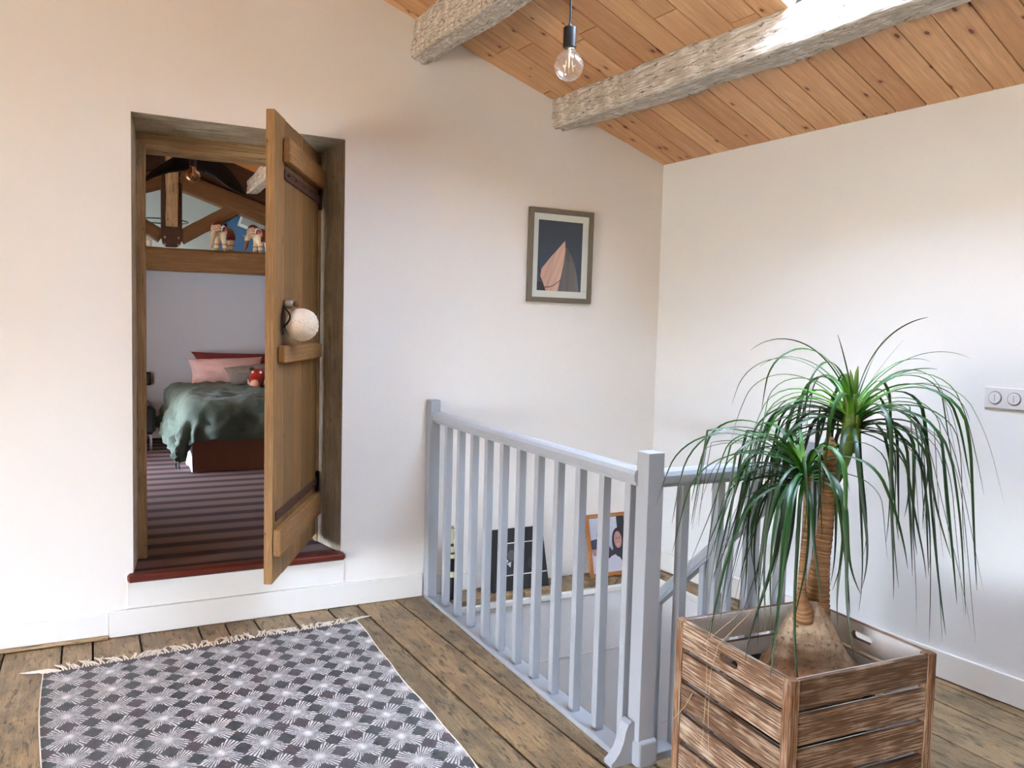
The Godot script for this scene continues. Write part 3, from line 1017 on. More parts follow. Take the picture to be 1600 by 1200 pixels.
	shell("baseboard_right", b, M.white, "white skirting along the right wall", "baseboard")
	b = MB.new()
	b.box(T(-3.73, 0.008, 0.016), Vector3(4.53, 0.016, 0.026), 0.006)
	shell("trim_2", b, M.frame_timber, "thin brown timber strip under the raised skirting", "trim")
	b = MB.new()
	b.box(T(-0.905, 0.182, 0.003), Vector3(0.972, 0.124, 0.006), 0.002)
	shell("trim_3", b, M.white, "white board panel under the doorway threshold", "trim")

	# --- doorway: threshold, linings, frame
	b = MB.new()
	b.box(T(-0.905, 0.2595, 0.006), Vector3(0.972, 0.036, 0.07), 0.014)
	shell("trim_4", b, M.threshold, "dark red-brown rounded wooden threshold of the doorway", "threshold")
	var fr := setting("trim_5", "weathered timber lining and frame of the doorway", "door frame")
	b = MB.new()
	var pl := [Vector3(-1.366, 0.27, -0.001), Vector3(-1.337, 0.27, -0.25), Vector3(-1.337, 2.262, -0.25), Vector3(-1.366, 2.279, -0.001)]
	b.slab(pl, Vector3(0.99, 0, 0.117).normalized(), 0.03, 0.002, Vector3.UP, uo())
	add("lining_board", b, M.grey_timber, fr)
	b = MB.new()
	pl = [Vector3(-0.436, 0.27, -0.001), Vector3(-0.488, 0.27, -0.25), Vector3(-0.488, 2.262, -0.25), Vector3(-0.436, 2.279, -0.001)]
	b.slab(pl, Vector3(-0.98, 0, 0.2).normalized(), 0.03, 0.002, Vector3.UP, uo())
	add("lining_board", b, M.grey_timber, fr)
	b = MB.new()
	pl = [Vector3(-1.366, 2.279, -0.001), Vector3(-0.436, 2.279, -0.001), Vector3(-0.486, 2.256, -0.25), Vector3(-1.339, 2.250, -0.25)]
	b.slab(pl, Vector3(0, -0.99, 0.1).normalized(), 0.03, 0.002, Vector3.RIGHT, uo())
	add("head_lining", b, M.grey_timber, fr)
	b = MB.new()
	hewn(b, [[Vector3(-1.32, 0.27, -0.31), 0.052, 0.12], [Vector3(-1.321, 1.2, -0.31), 0.05, 0.12], [Vector3(-1.32, 2.23, -0.31), 0.05, 0.12]], Vector3.RIGHT, Vector3.BACK, 0.004, 6)
	add("post", b, M.frame_timber, fr)
	b = MB.new()
	hewn(b, [[Vector3(-0.468, 0.27, -0.33), 0.06, 0.14], [Vector3(-0.468, 2.23, -0.33), 0.06, 0.14]], Vector3.RIGHT, Vector3.BACK, 0.004, 7)
	add("post", b, M.frame_timber, fr)
	b = MB.new()
	hewn(b, [[Vector3(-1.345, 2.216, -0.315), 0.13, 0.085], [Vector3(-0.9, 2.218, -0.315), 0.13, 0.088], [Vector3(-0.44, 2.222, -0.315), 0.13, 0.085]], Vector3.BACK, Vector3.UP, 0.005, 8)
	add("head_beam", b, M.frame_timber, fr)

func plank(parent: Node3D, x0: float, x1: float, z0: float, z1: float, sk := -1.0) -> void:
	var b := MB.new()
	var k0 := (clampf((x0 + 1.7) / 1.35, 0.0, 1.0) * 0.053) if sk < 0 else 0.0
	var k1 := (clampf((x1 + 1.7) / 1.35, 0.0, 1.0) * 0.053) if sk < 0 else 0.0
	if x0 == 0.098: k0 = 0.0
	if x1 == 0.098: k1 = 0.0
	var g := 0.0028
	var y := rng.randf_range(-0.003, 0.0)
	var p := [Vector3(x0 + k0 * z0 + g, y, z0 + g), Vector3(x1 + k1 * z0 - g, y, z0 + g), Vector3(x1 + k1 * z1 - g, y, z1 - g), Vector3(x0 + k0 * z1 + g, y, z1 - g)]
	b.slab(p, Vector3.UP, 0.026, 0.004, Vector3.BACK, uo())
	add("plank", b, [M.oak, M.oak_b, M.oak_c][rng.randi() % 3], parent)

func build_bedroom() -> void:
	var b := MB.new()
	# carpeted floor, one step up
	var x0 := -2.15; var x1 := 1.7; var z0 := -4.5; var z1 := -0.02
	b.quad(Vector3(x0, 0.27, z0), Vector3(x1, 0.27, z0), Vector3(x1, 0.27, -0.45), Vector3(x0, 0.27, -0.45), Vector3.UP, Vector2(x0, z0 / 0.206 + 0.694), Vector2(x1, z0 / 0.206 + 0.694), Vector2(x1, -0.45 / 0.206 + 0.694), Vector2(x0, -0.45 / 0.206 + 0.694))
	b.quad(Vector3(-1.366, 0.27, -0.45), Vector3(-0.436, 0.27, -0.45), Vector3(-0.436, 0.27, z1), Vector3(-1.366, 0.27, z1), Vector3.UP, Vector2(0, -0.45 / 0.206 + 0.694), Vector2(1, -0.45 / 0.206 + 0.694), Vector2(1, z1 / 0.206 + 0.694), Vector2(0, z1 / 0.206 + 0.694))
	b.box(T((x0 + x1) * 0.5, 0.12, (z0 - 0.45) * 0.5), Vector3(x1 - x0, 0.28, -0.45 - z0), 0.001)
	shell("floor_bedroom", b, M.carpet, "bedroom carpet woven in brown and maroon stripes", "floor")
	b = MB.new()
	b.box(T(-0.75, 0.94, -4.58), Vector3(5.2, 1.86, 0.16), 0.001)
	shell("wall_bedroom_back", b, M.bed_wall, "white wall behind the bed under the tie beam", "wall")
	b = MB.new()
	for r: Array in [[-7.0, -6.4, 0.0, 2.75], [-5.2, -3.0, 0.0, 2.75], [-6.4, -5.2, 0.0, 1.15], [-6.4, -5.2, 2.2, 2.75], [-2.2, -0.4, 0.0, 2.75], [-3.0, -2.2, 2.0, 2.75], [-3.0, -2.2, 0.0, 0.32]]:
		b.box(T(-2.25, (r[2] + r[3]) * 0.5, (r[0] + r[1]) * 0.5), Vector3(0.3, r[3] - r[2], r[1] - r[0]), 0.001)
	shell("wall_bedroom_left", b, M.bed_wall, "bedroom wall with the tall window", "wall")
	b = MB.new()
	b.box(T(1.8, 1.2, -3.7), Vector3(0.3, 2.4, 6.6), 0.001)
	shell("wall_bedroom_right", b, M.bed_wall, "far side wall of the bedroom", "wall")
	for w: Array in [["window_4", "tall bedroom window by the bed", Vector3(-2.25, 1.16, -2.6), 0.8, 1.68], ["window_5", "small added loft window, unseen, brightening the gable beyond the roof truss", Vector3(-2.25, 1.675, -5.8), 1.2, 1.05]]:  # the loft window is unseen, added to brighten the grey gable
		var win := setting(w[0], w[1], "window", w[2])
		b = MB.new()
		for s: float in [-1.0, 1.0]:
			b.box(T(0, 0, s * (w[3] * 0.5 - 0.03)), Vector3(0.07, w[4], 0.06))
			b.box(T(0, s * (w[4] * 0.5 - 0.03), 0), Vector3(0.07, 0.06, w[3]))
		add("window_frame", b, M.white, win)
		b = MB.new()
		b.box(T(0, 0, 0), Vector3(0.005, w[4] - 0.1, w[3] - 0.1), 0.0005)
		add("pane", b, M.glass, win)
	b = MB.new()
	b.box(T(-0.75, 2.2, -6.9), Vector3(5.2, 2.4, 0.2), 0.001)
	shell("wall_gable", b, M.gable, "grey plastered end wall beyond the roof truss", "wall")
	b = MB.new()
	b.box(T(-0.75, 0.95, -5.8), Vector3(5.2, 0.1, 2.4), 0.001)
	shell("floor_loft", b, M.gable, "loft floor beyond the roof truss", "floor")
	# boarded ceiling of the bedroom, plaster beyond the truss
	var ce := setting("ceiling_bedroom", "orange pine boarded ceiling over the bedroom", "ceiling")
	for k in 31:
		var za := -0.42 - 0.137 * k
		for s: float in [-1.0, 1.0]:
			var e := -0.86 + s * 2.75
			var p := [Vector3(-0.86, 3.10, za - 0.001), Vector3(e, bed_roof(e), za - 0.001), Vector3(e, bed_roof(e), za - 0.136), Vector3(-0.86, 3.10, za - 0.136)]
			b = MB.new()
			b.slab(p, quad_n(p, true), 0.018, 0.003, (p[1] - p[0]).normalized(), uo())
			add("board", b, M.pine_bed, ce)
	b = MB.new()
	for s: float in [-1.0, 1.0]:
		var e := -0.86 + s * 2.9
		for q: Array in [[-0.40, -4.66, 0.012, M.dark_void], [-4.6, -7.0, -0.03, null]]:
			var p := [Vector3(-0.86, 3.10 + q[2], q[0]), Vector3(e, bed_roof(e) + q[2], q[0]), Vector3(e, bed_roof(e) + q[2], q[1]), Vector3(-0.86, 3.10 + q[2], q[1])]
			b.slab(p, quad_n(p, true), 0.16, 0.0, Vector3.RIGHT)
	add("roof_deck", b, M.gable, ce)

func build_beams() -> void:
	# lower roof beam over the stairs
	var at := Vector3(0.745, 2.49, 0.0)
	var o := thing("roof_beam", "long rough hewn greyish beam running beside the roof window to above the picture", "beam", at)
	var b := MB.new()
	var st := []
	for q: Array in [[-0.05, 0.69, 0.80, 2.482, 2.65], [0.55, 0.736, 0.895, 2.48, 2.64], [1.45, 0.808, 0.978, 2.485, 2.64], [2.0, 0.855, 1.014, 2.492, 2.645], [3.0, 0.94, 1.10, 2.49, 2.645], [9.05, 1.45, 1.62, 2.49, 2.645]]:
		st.append([Vector3((q[1] + q[2]) * 0.5, (q[3] + q[4]) * 0.5, q[0]) - at, q[2] - q[1], q[4] - q[3]])
	hewn(b, st, Vector3.RIGHT, Vector3.UP, 0.009, 12, 11, 34)
	add("timber", b, M.beam, o)
	at = Vector3(-0.07, 2.70, 0.0)
	o = thing("roof_beam", "shorter looking rough hewn beam near the ridge, left of the hanging bulb", "beam", at)
	b = MB.new()
	st = []
	for q: Array in [[-0.05, -0.108, -0.010, 2.705, 2.92], [0.55, -0.085, 0.030, 2.695, 2.90], [1.0, -0.055, 0.062, 2.70, 2.90], [2.5, 0.05, 0.17, 2.70, 2.90], [9.05, 0.57, 0.69, 2.71, 2.92]]:
		st.append([Vector3((q[1] + q[2]) * 0.5, (q[3] + q[4]) * 0.5, q[0]) - at, q[2] - q[1], q[4] - q[3]])
	hewn(b, st, Vector3(1, -0.12, 0).normalized(), Vector3(0.12, 1, 0).normalized(), 0.008, 15, 11, 30)
	add("timber", b, M.beam, o)

# ------------------------------------------------------------------ the open plank door
func build_door() -> void:
	var hinge := Vector3(-0.502, 0.31, -0.245)
	var d := Vector3(-0.36, 0, 0.745).normalized()
	var o := setting("door_1", "old ledged plank door standing open towards the landing", "door", hinge)
	o.basis = Basis(d, Vector3.UP, d.cross(Vector3.UP))     # x to the free edge, -z is the face with the ledges
	var th := 0.036
	var L := 0.828
	var ws := [0.16, 0.17, 0.155, 0.175, 0.168]
	var x := 0.0
	for i in 5:
		var b := MB.new()
		b.box(T(x + ws[i] * 0.5, 0.97 + rng.randf_range(-0.002, 0.002), th * 0.5), Vector3(ws[i] - 0.002, 1.94, th), 0.003, uo())
		add("board", b, [M.door, M.door_b, M.door, M.door_b, M.door][i], o)
		x += ws[i]
	# three ledges: [from free edge, to, bottom, top, slant]
	for q: Array in [[0.118, 0.80, 2.062, 2.168], [0.055, 0.78, 1.228, 1.303], [0.0, 0.79, 0.425, 0.545]]:
		var b := MB.new()
		b.box(T(L - (q[0] + q[1]) * 0.5, (q[2] + q[3]) * 0.5 - 0.31, -0.018), Vector3(q[1] - q[0], q[3] - q[2], 0.036), 0.009, uo())
		add("ledge", b, M.ledger, o)
	for q: Array in [[0.145, 2.02], [0.035, 0.59]]:
		var h := Node3D.new()
		h.name = "strap_hinge"
		h.position = Vector3(0, q[1] - 0.31, 0)
		o.add_child(h, true)
		var b := MB.new()
		b.box(T((L - q[0]) * 0.5 - 0.01, 0, -0.004), Vector3(L - q[0] + 0.02, 0.042, 0.008), 0.002)
		for k in 5: b.lathe([Vector2(0, 0.007), Vector2(0.006, 0.006), Vector2(0.008, 0.0)], Vector3(0.1 + k * (L - q[0] - 0.14) / 4.0, 0, -0.008), 8)
		add("strap", b, M.rust, h)
		b = MB.new()
		b.lathe([Vector2(0, -0.05), Vector2(0.013, -0.05), Vector2(0.013, 0.05), Vector2(0, 0.05)], Vector3(-0.012, 0, -0.012), 12)
		b.box(T(-0.012, 0, 0.012), Vector3(0.05, 0.10, 0.05), 0.004)
		add("hinge_pin", b, M.iron, h)
	var lt := Node3D.new()
	lt.name = "latch"
	lt.position = Vector3(L - 0.155, 1.17, -0.002)
	o.add_child(lt, true)
	var b := MB.new()
	b.box(T(0.004, -0.045, -0.003), Vector3(0.026, 0.12, 0.005), 0.002)
	add("plate", b, M.rust, lt)
	b = MB.new()
	b.tube([Vector3(0, 0, -0.004), Vector3(0, 0, -0.012), Vector3(0, 0, -0.032), Vector3(0, 0, -0.04)], [0.019, 0.021, 0.021, 0.013], 16)
	b.tube([Vector3(0, 0, -0.035), Vector3(0, 0, -0.055)], [0.009, 0.009], 12)
	add("rose", b, M.steel, lt)
	b = MB.new()
	b.tube([Vector3(-0.004, 0, -0.052), Vector3(0.012, 0, -0.060), Vector3(0.034, -0.001, -0.064), Vector3(0.056, -0.003, -0.064), Vector3(0.064, -0.004, -0.063)], [0.010, 0.0105, 0.0115, 0.013, 0.007], 12)
	add("lever", b, mat(Color(0.42, 0.27, 0.18), 0.4), lt)

	# the wool pompom hanging from the lever
	var P := hinge + o.basis * Vector3(L - 0.135, 1.082, -0.084)
	var w := thing("wool_pompom", "round cream boucle wool pompom hanging from the plank door's lever", "ornament", P)
	b = MB.new()
	nz.seed = 4
	nz.frequency = 1.0
	var rows := []
	for i in 111:
		var r := PackedVector3Array()
		var ph := PI * i / 110.0
		for k in 180:
			var a := TAU * k / 180.0
			var q := Vector3(sin(ph) * cos(a), cos(ph), sin(ph) * sin(a))
			var dn := 0.05 * nz.get_noise_3d(q.x * 6.0, q.y * 6.0, q.z * 6.0) - 0.19 * absf(nz.get_noise_3d(q.x * 10.0, q.y * 10.0, q.z * 10.0)) - 0.09 * absf(nz.get_noise_3d(q.x * 27.0, q.y * 27.0, q.z * 27.0)) + 0.06
			r.append(q * 0.066 * (1.0 + dn))
		rows.append(r)
	b.grid(rows, true, 1, 1, true)
	var wb := add("wool_ball", b, M.wool, w)
	wb.set_meta("label", "curly cream wool ball")
	b = MB.new()
	var R := Vector3(0.889, 0, 0.457)
	var F := Vector3(-0.457, 0, 0.889)
	var loop := []
	var l2 := []
	var rads := []
	for k in 15:
		var t := float(k) / 14.0
		loop.append(R * (-0.070 + 0.036 * sin(t * PI)) + Vector3(0, 0.072 - 0.082 * t, 0) + F * (0.030 + 0.034 * sin(t * PI)))
		l2.append(R * (-0.072 - 0.004 * sin(t * PI)) + Vector3(0, 0.078 - 0.12 * t, 0) + F * (0.028 + 0.006 * sin(t * PI)))
		rads.append(0.0034)
	b.tube(loop, rads, 8)
	b.tube(l2, rads, 8)
	add("cord_loop", b, M.cord, w)

# ------------------------------------------------------------------ banisters
func rail_profile() -> Array:
	return [Vector2(-0.026, 0.0), Vector2(0.026, 0.0), Vector2(0.026, 0.009), Vector2(0.033, 0.014), Vector2(0.034, 0.036), Vector2(0.028, 0.049), Vector2(0.014, 0.055), Vector2(-0.014, 0.055), Vector2(-0.028, 0.049), Vector2(-0.034, 0.036), Vector2(-0.033, 0.014), Vector2(-0.026, 0.009)]

func build_railings() -> void:
	var o := thing("banister", "blue-grey painted banister from the doorway wall to the corner post", "banister", Vector3(0.05, 0, 0.9))
	var off := Vector3(0.05, 0, 0.9)
	var b := MB.new()
	b.box(T(-0.0225, 0.512, -0.866), Vector3(0.055, 1.03, 0.066), 0.006)
	var p1 := add("newel_post", b, M.rail, o)
	p1.set_meta("label", "half-buried post against the wall")
	b = MB.new()
	b.box(T(0.0215, 0.499, 0.9025), Vector3(0.063, 1.038, 0.065), 0.003)
	add("newel_post", b, M.rail, o)
	b = MB.new()
	# swelling foot of the corner post and the scrolled bracket beside it
	b.box(T(0.0245, 0.02, 0.906), Vector3(0.082, 0.12, 0.084), 0.012)
	add("post_foot", b, M.rail, o)
	b = MB.new()
	var og := [Vector2(0.0, -0.04), Vector2(0.0, 0.135), Vector2(-0.012, 0.138), Vector2(-0.024, 0.128), Vector2(-0.034, 0.105), Vector2(-0.040, 0.075), Vector2(-0.052, 0.045), Vector2(-0.07, 0.022), Vector2(-0.085, 0.01), Vector2(-0.085, -0.04)]
	b.extrude(og, Vector3(-0.01, 0, 0.868), Vector3(-0.01, 0, 0.912), Vector3.RIGHT, Vector3.UP)
	add("bracket", b, M.rail, o)
	b = MB.new()
	b.extrude(rail_profile(), Vector3(-0.005, 0.912, -0.84), Vector3(0.01, 0.905, 0.88), Vector3.RIGHT, Vector3.UP)
	add("handrail", b, M.rail, o)
	b = MB.new()
	b.box(T(-0.001, -0.012, 0.0), Vector3(0.088, 0.028, 1.78), 0.003)
	b.box(T(-0.041, 0.004, 0.0), Vector3(0.018, 0.022, 1.78), 0.005)
	add("base_rail", b, M.rail, o)
	for i in 11:
		b = MB.new()
		b.box(T(-0.0035 + 0.001 * i * 0.6, 0.456, 0.183 + 0.153 * i + 0.0165 - 0.9), Vector3(0.034, 0.92, 0.033), 0.004)
		add("baluster", b, M.rail, o)
	# along the front of the stairwell
	o = thing("banister", "blue-grey painted banister behind the crate of the palm", "banister", Vector3(0.45, 0, 1.80))
	b = MB.new()
	b.extrude(rail_profile(), Vector3(-0.346, 0.905, 0.002), Vector3(0.342, 0.905, 0.002), Vector3.FORWARD, Vector3.UP)
	add("handrail", b, M.rail, o)
	b = MB.new()
	b.box(T(0.0, 0.0, 0.0), Vector3(0.69, 0.05, 0.07), 0.004)
	add("base_rail", b, M.rail, o)
	for x: float in [0.21, 0.36, 0.507, 0.655]:
		b = MB.new()
		b.box(T(x - 0.45, 0.46, 0.002), Vector3(0.034, 0.91, 0.034), 0.004)
		add("baluster", b, M.rail, o)
	b = MB.new()
	b.box(T(0.8225 - 0.45, 0.46, 0.0025), Vector3(0.065, 1.12, 0.065), 0.003)
	add("newel_post", b, M.rail, o)
	# going down beside the flight
	o = thing("stair_banister", "blue-grey sloping banister going down beside the stairs", "banister", Vector3(0.8225, -0.08, 1.4))
	var dn := Vector3(0, -0.9, -1).normalized()
	var top := Vector3(0, 0.92 + 0.06, 0.37)
	var pr := []
	for q: Vector2 in rail_profile(): pr.append(q * Vector2(0.8, 1.0))
	b = MB.new()
	b.extrude(pr, top, top + dn * 1.15, Vector3.RIGHT, Vector3(0, 1, -0.9).normalized())
	add("handrail", b, M.rail, o)
	b = MB.new()
	bar(b, top + Vector3(0, -0.86, 0), top + Vector3(0, -0.86, 0) + dn * 1.15, 0.045, 0.20)
	add("string_board", b, M.rail, o)
	for i in 5:
		b = MB.new()
		var z := 0.37 - 0.12 - 0.145 * i
		var y := 0.98 + (z - 0.37) * 0.9
		b.box(T(0, y - 0.385, z), Vector3(0.032, 0.80, 0.032), 0.004)
		add("baluster", b, M.rail, o)
	b = MB.new()
	b.box(T(0, -0.42, -0.53), Vector3(0.065, 1.38, 0.065), 0.003)
	add("newel_post", b, M.rail, o)
	# the flight
	o = thing("staircase", "wooden staircase going down between banister and right wall", "stairs", Vector3(1.12, -1.15, 1.2))
	for i in 5:
		b = MB.new()
		b.box(T(0, 1.15 - 0.19 * (i + 1) - 0.015, 1.68 - 0.206 * i - 1.2), Vector3(0.53, 0.03, 0.24), 0.006, uo())
		add("tread", b, M.oak, o)
		b = MB.new()
		b.box(T(0, 1.15 - 0.19 * (i + 1) + 0.08, 1.785 - 0.206 * i - 1.2), Vector3(0.53, 0.17, 0.016), 0.002)
		add("riser", b, M.white, o)
	b = MB.new()
	b.box(T(-0.37, 0.0, 0.45 - 1.2), Vector3(1.27, 0.04, 0.56), 0.004, uo())
	add("landing", b, M.oak, o)

# ------------------------------------------------------------------ things on the walls and the ledge
func framed(called: String, label: String, at: Vector3, basis_: Basis, w: float, h: float, fw: float, depth: float, fm: Material, print_: Material, passe: float, extra := Vector2.ZERO) -> Node3D:
	var o := thing(called, label, "picture", at)
	o.basis = basis_
	var b := MB.new()
	for s: float in [-1.0, 1.0]:
		b.box(T(s * (w - fw) * 0.5, 0, depth * 0.5), Vector3(fw, h, depth), 0.002, uo(), 1)
		b.box(T(0, s * (h - fw) * 0.5, depth * 0.5), Vector3(w - 2 * fw + 0.002, fw, depth), 0.002, uo(), 0)
	add("frame", b, fm, o)
	var iw := w - 2 * fw
	var ih := h - 2 * fw
	if passe > 0.0:
		b = MB.new()
		b.box(T(0, 0, depth * 0.45), Vector3(iw, ih, 0.004), 0.0005)
		add("mount", b, M.passe, o)
	b = MB.new()
	var pw := iw * 0.5 - passe
	var ph := ih * 0.5 - passe
	var z := depth * 0.45 + 0.0035
	b.quad(Vector3(-pw, -ph, z) + Vector3(extra.x, extra.y, 0), Vector3(pw, -ph, z) + Vector3(extra.x, extra.y, 0), Vector3(pw, ph, z) + Vector3(extra.x, extra.y, 0), Vector3(-pw, ph, z) + Vector3(extra.x, extra.y, 0), Vector3.BACK, Vector2(0, 1), Vector2(1, 1), Vector2(1, 0), Vector2(0, 0))
	add("print", b, print_, o)
	return o

func build_pictures() -> void:
	var o := framed("framed_picture", "framed print of pale sail against dark blue sky, on wall", Vector3(0.765, 1.80, 0.001), Basis.from_euler(Vector3(0.012, 0, 0)), 0.405, 0.505, 0.027, 0.024, M.taupe, M.sail, 0.036, Vector2(-0.004, 0.0))
	var b := MB.new()
	for k in 5:      # the pencilled signature in the lower corner of the mount
		b.box(T(0.150 + 0.004 * k, -0.186 + 0.003 * (k % 2), 0.0132, 0, 0, 0.5 * (k % 3 - 1)), Vector3(0.0045, 0.0012, 0.0006), 0.0002)
	add("signature", b, M.black, o)
	# leaning on the ledge
	var lean := atan2(0.10, 0.32)
	o = thing("canvas_print", "square black canvas print leaning on the stairwell ledge", "picture", Vector3(0.52, 0.004, 0.122))
	o.basis = Basis.from_euler(Vector3(-lean, 0, 0))
	b = MB.new()
	b.box(T(0, 0.163, -0.012), Vector3(0.345, 0.326, 0.022), 0.003)
	add("canvas", b, M.black_matt, o)
	b = MB.new()
	b.quad(Vector3(-0.168, 0.004, 0.0), Vector3(0.168, 0.004, 0.0), Vector3(0.168, 0.322, 0.0), Vector3(-0.168, 0.322, 0.0), Vector3.BACK, Vector2(0, 1), Vector2(1, 1), Vector2(1, 0), Vector2(0, 0))
	add("print", b, M.poster, o)
	o = framed("framed_photograph", "oak framed photograph of two people leaning on the stairwell ledge", Vector3(1.105, 0.176, 0.066), Basis.from_euler(Vector3(-atan2(0.09, 0.36), 0.0, 0.0)), 0.285, 0.352, 0.022, 0.018, M.oak_frame, M.people, 0.0)
	# slender carved figure beside the first balusters
	o = thing("carved_figure", "slender cream and black carved figure standing beside the wall post", "figurine", Vector3(0.118, 0.0, 0.095))
	b = MB.new()
	var cream := lin(0.80, 0.76, 0.60)
	var blk := lin(0.05, 0.04, 0.04)
	var pf := []
	for q: Array in [[0.0, 0.030], [0.012, 0.031], [0.05, 0.022], [0.10, 0.021], [0.13, 0.024], [0.18, 0.025], [0.22, 0.022], [0.27, 0.017], [0.30, 0.014], [0.32, 0.020], [0.345, 0.021], [0.36, 0.014], [0.372, 0.004]]: pf.append(q)
	nz.seed = 9
	nz.frequency = 1.0
	var rows := []
	var cols := []
	for i in 75:
		var y := 0.372 * i / 74.0
		var rad := 0.02
		for k in pf.size() - 1:
			if y >= pf[k][0] and y <= pf[k + 1][0] + 1e-6: rad = lerpf(pf[k][1], pf[k + 1][1], (y - pf[k][0]) / (pf[k + 1][0] - pf[k][0]))
		var r := PackedVector3Array()
		for k in 16:
			var a := TAU * k / 16.0
			r.append(Vector3(cos(a) * rad + 0.006 * sin(y * 14.0), y, sin(a) * rad))
		rows.append(r)
		var dark := y < 0.115 or (y > 0.145 and y < 0.215) or (y > 0.235 and y < 0.245) or (y > 0.275 and y < 0.287)
		cols.append(blk if dark else cream)
	b.grid(rows, true, 1, 1, true, cols)
	add("body", b, M.painted, o)
	b = MB.new()
	b.tube([Vector3(0.002, 0.365, 0), Vector3(0.004, 0.378, 0.001)], [0.014, 0.004], 12)
	add("cap", b, mat(Color(0.62, 0.57, 0.42), 0.6), o)
	# light switch
	var sw := thing("light_switch", "white double rocker switch plate on the right wall", "switch", Vector3(wall_x(1.985) - 0.001, 1.18, 1.985))
	sw.rotation.y = atan(SKEW) - PI / 2
	b = MB.new()
	b.box(T(0, 0, 0.0045), Vector3(0.155, 0.082, 0.009), 0.004)
	add("plate", b, M.plastic, sw)
	for s: float in [-1.0, 1.0]:
		b = MB.new()
		b.tube([Vector3(s * 0.0355, 0, 0.006), Vector3(s * 0.0355, 0, 0.0105), Vector3(s * 0.0355, 0, 0.0112)], [0.0255, 0.0255, 0.0245], 28)
		add("rim", b, mat(Color(0.45, 0.45, 0.45), 0.5), sw)
		b = MB.new()
		b.tube([Vector3(s * 0.0355, 0, 0.006), Vector3(s * 0.0355, 0, 0.0135), Vector3(s * 0.0355, 0, 0.0145)], [0.0225, 0.0225, 0.021], 28)
		var rk := add("rocker", b, M.plastic, sw)
		b = MB.new()
		b.box(T(s * 0.0355, 0, 0.0146), Vector3(0.0022, 0.026, 0.0008), 0.0002)
		add("pilot_mark", b, mat(Color(0.55, 0.55, 0.55), 0.5), rk)

func pendant(label: String, at: Vector3, r: float, top: float, glass: Material, wire: float) -> void:
	var o := thing("pendant_light", label, "pendant light", at)
	var b := MB.new()
	b.tube([Vector3(0, r * 2.72, 0), Vector3(0.001, (top - at.y) * 0.6, 0), Vector3(0, top - at.y, 0)], [wire, wire, wire], 8)
	add("cord", b, M.black, o)
	b = MB.new()
	b.lathe([Vector2(0, r * 2.62), Vector2(r * 0.12, r * 2.86), Vector2(r * 0.16, r * 2.66), Vector2(r * 0.16, r * 2.60), Vector2(r * 0.42, r * 2.58), Vector2(r * 0.455, r * 2.52), Vector2(r * 0.455, r * 1.22), Vector2(r * 0.42, r * 1.20), Vector2(0.0, r * 1.22)], Vector3.ZERO, 24)
	add("socket", b, M.black, o)
	b = MB.new()
	var pf := []
	for k in 25:
		var a := -PI / 2 + (PI * 0.80) * k / 24.0
		pf.append(Vector2(cos(a) * r, sin(a) * r))
	pf.append(Vector2(r * 0.42, r * 1.0))
	pf.append(Vector2(r * 0.38, r * 1.16))
	pf.append(Vector2(r * 0.36, r * 1.26))
	b.lathe(pf, Vector3.ZERO, 40)
	var bulb := add("bulb", b, glass, o)
	b = MB.new()
	b.tube([Vector3(0, r * 1.2, 0), Vector3(0, r * 0.5, 0), Vector3(0, -r * 0.1, 0)], [r * 0.10, r * 0.05, r * 0.04], 8)
	for k in 6:
		var a := TAU * k / 6.0
		var c := Vector3(cos(a), 0, sin(a))
		b.tube([c * r * 0.22 + Vector3(0, r * 0.35, 0), c * r * 0.34 + Vector3(0, -r * 0.35, 0)], [r * 0.012, r * 0.012], 5)
	add("filament", b, M.filament, bulb)

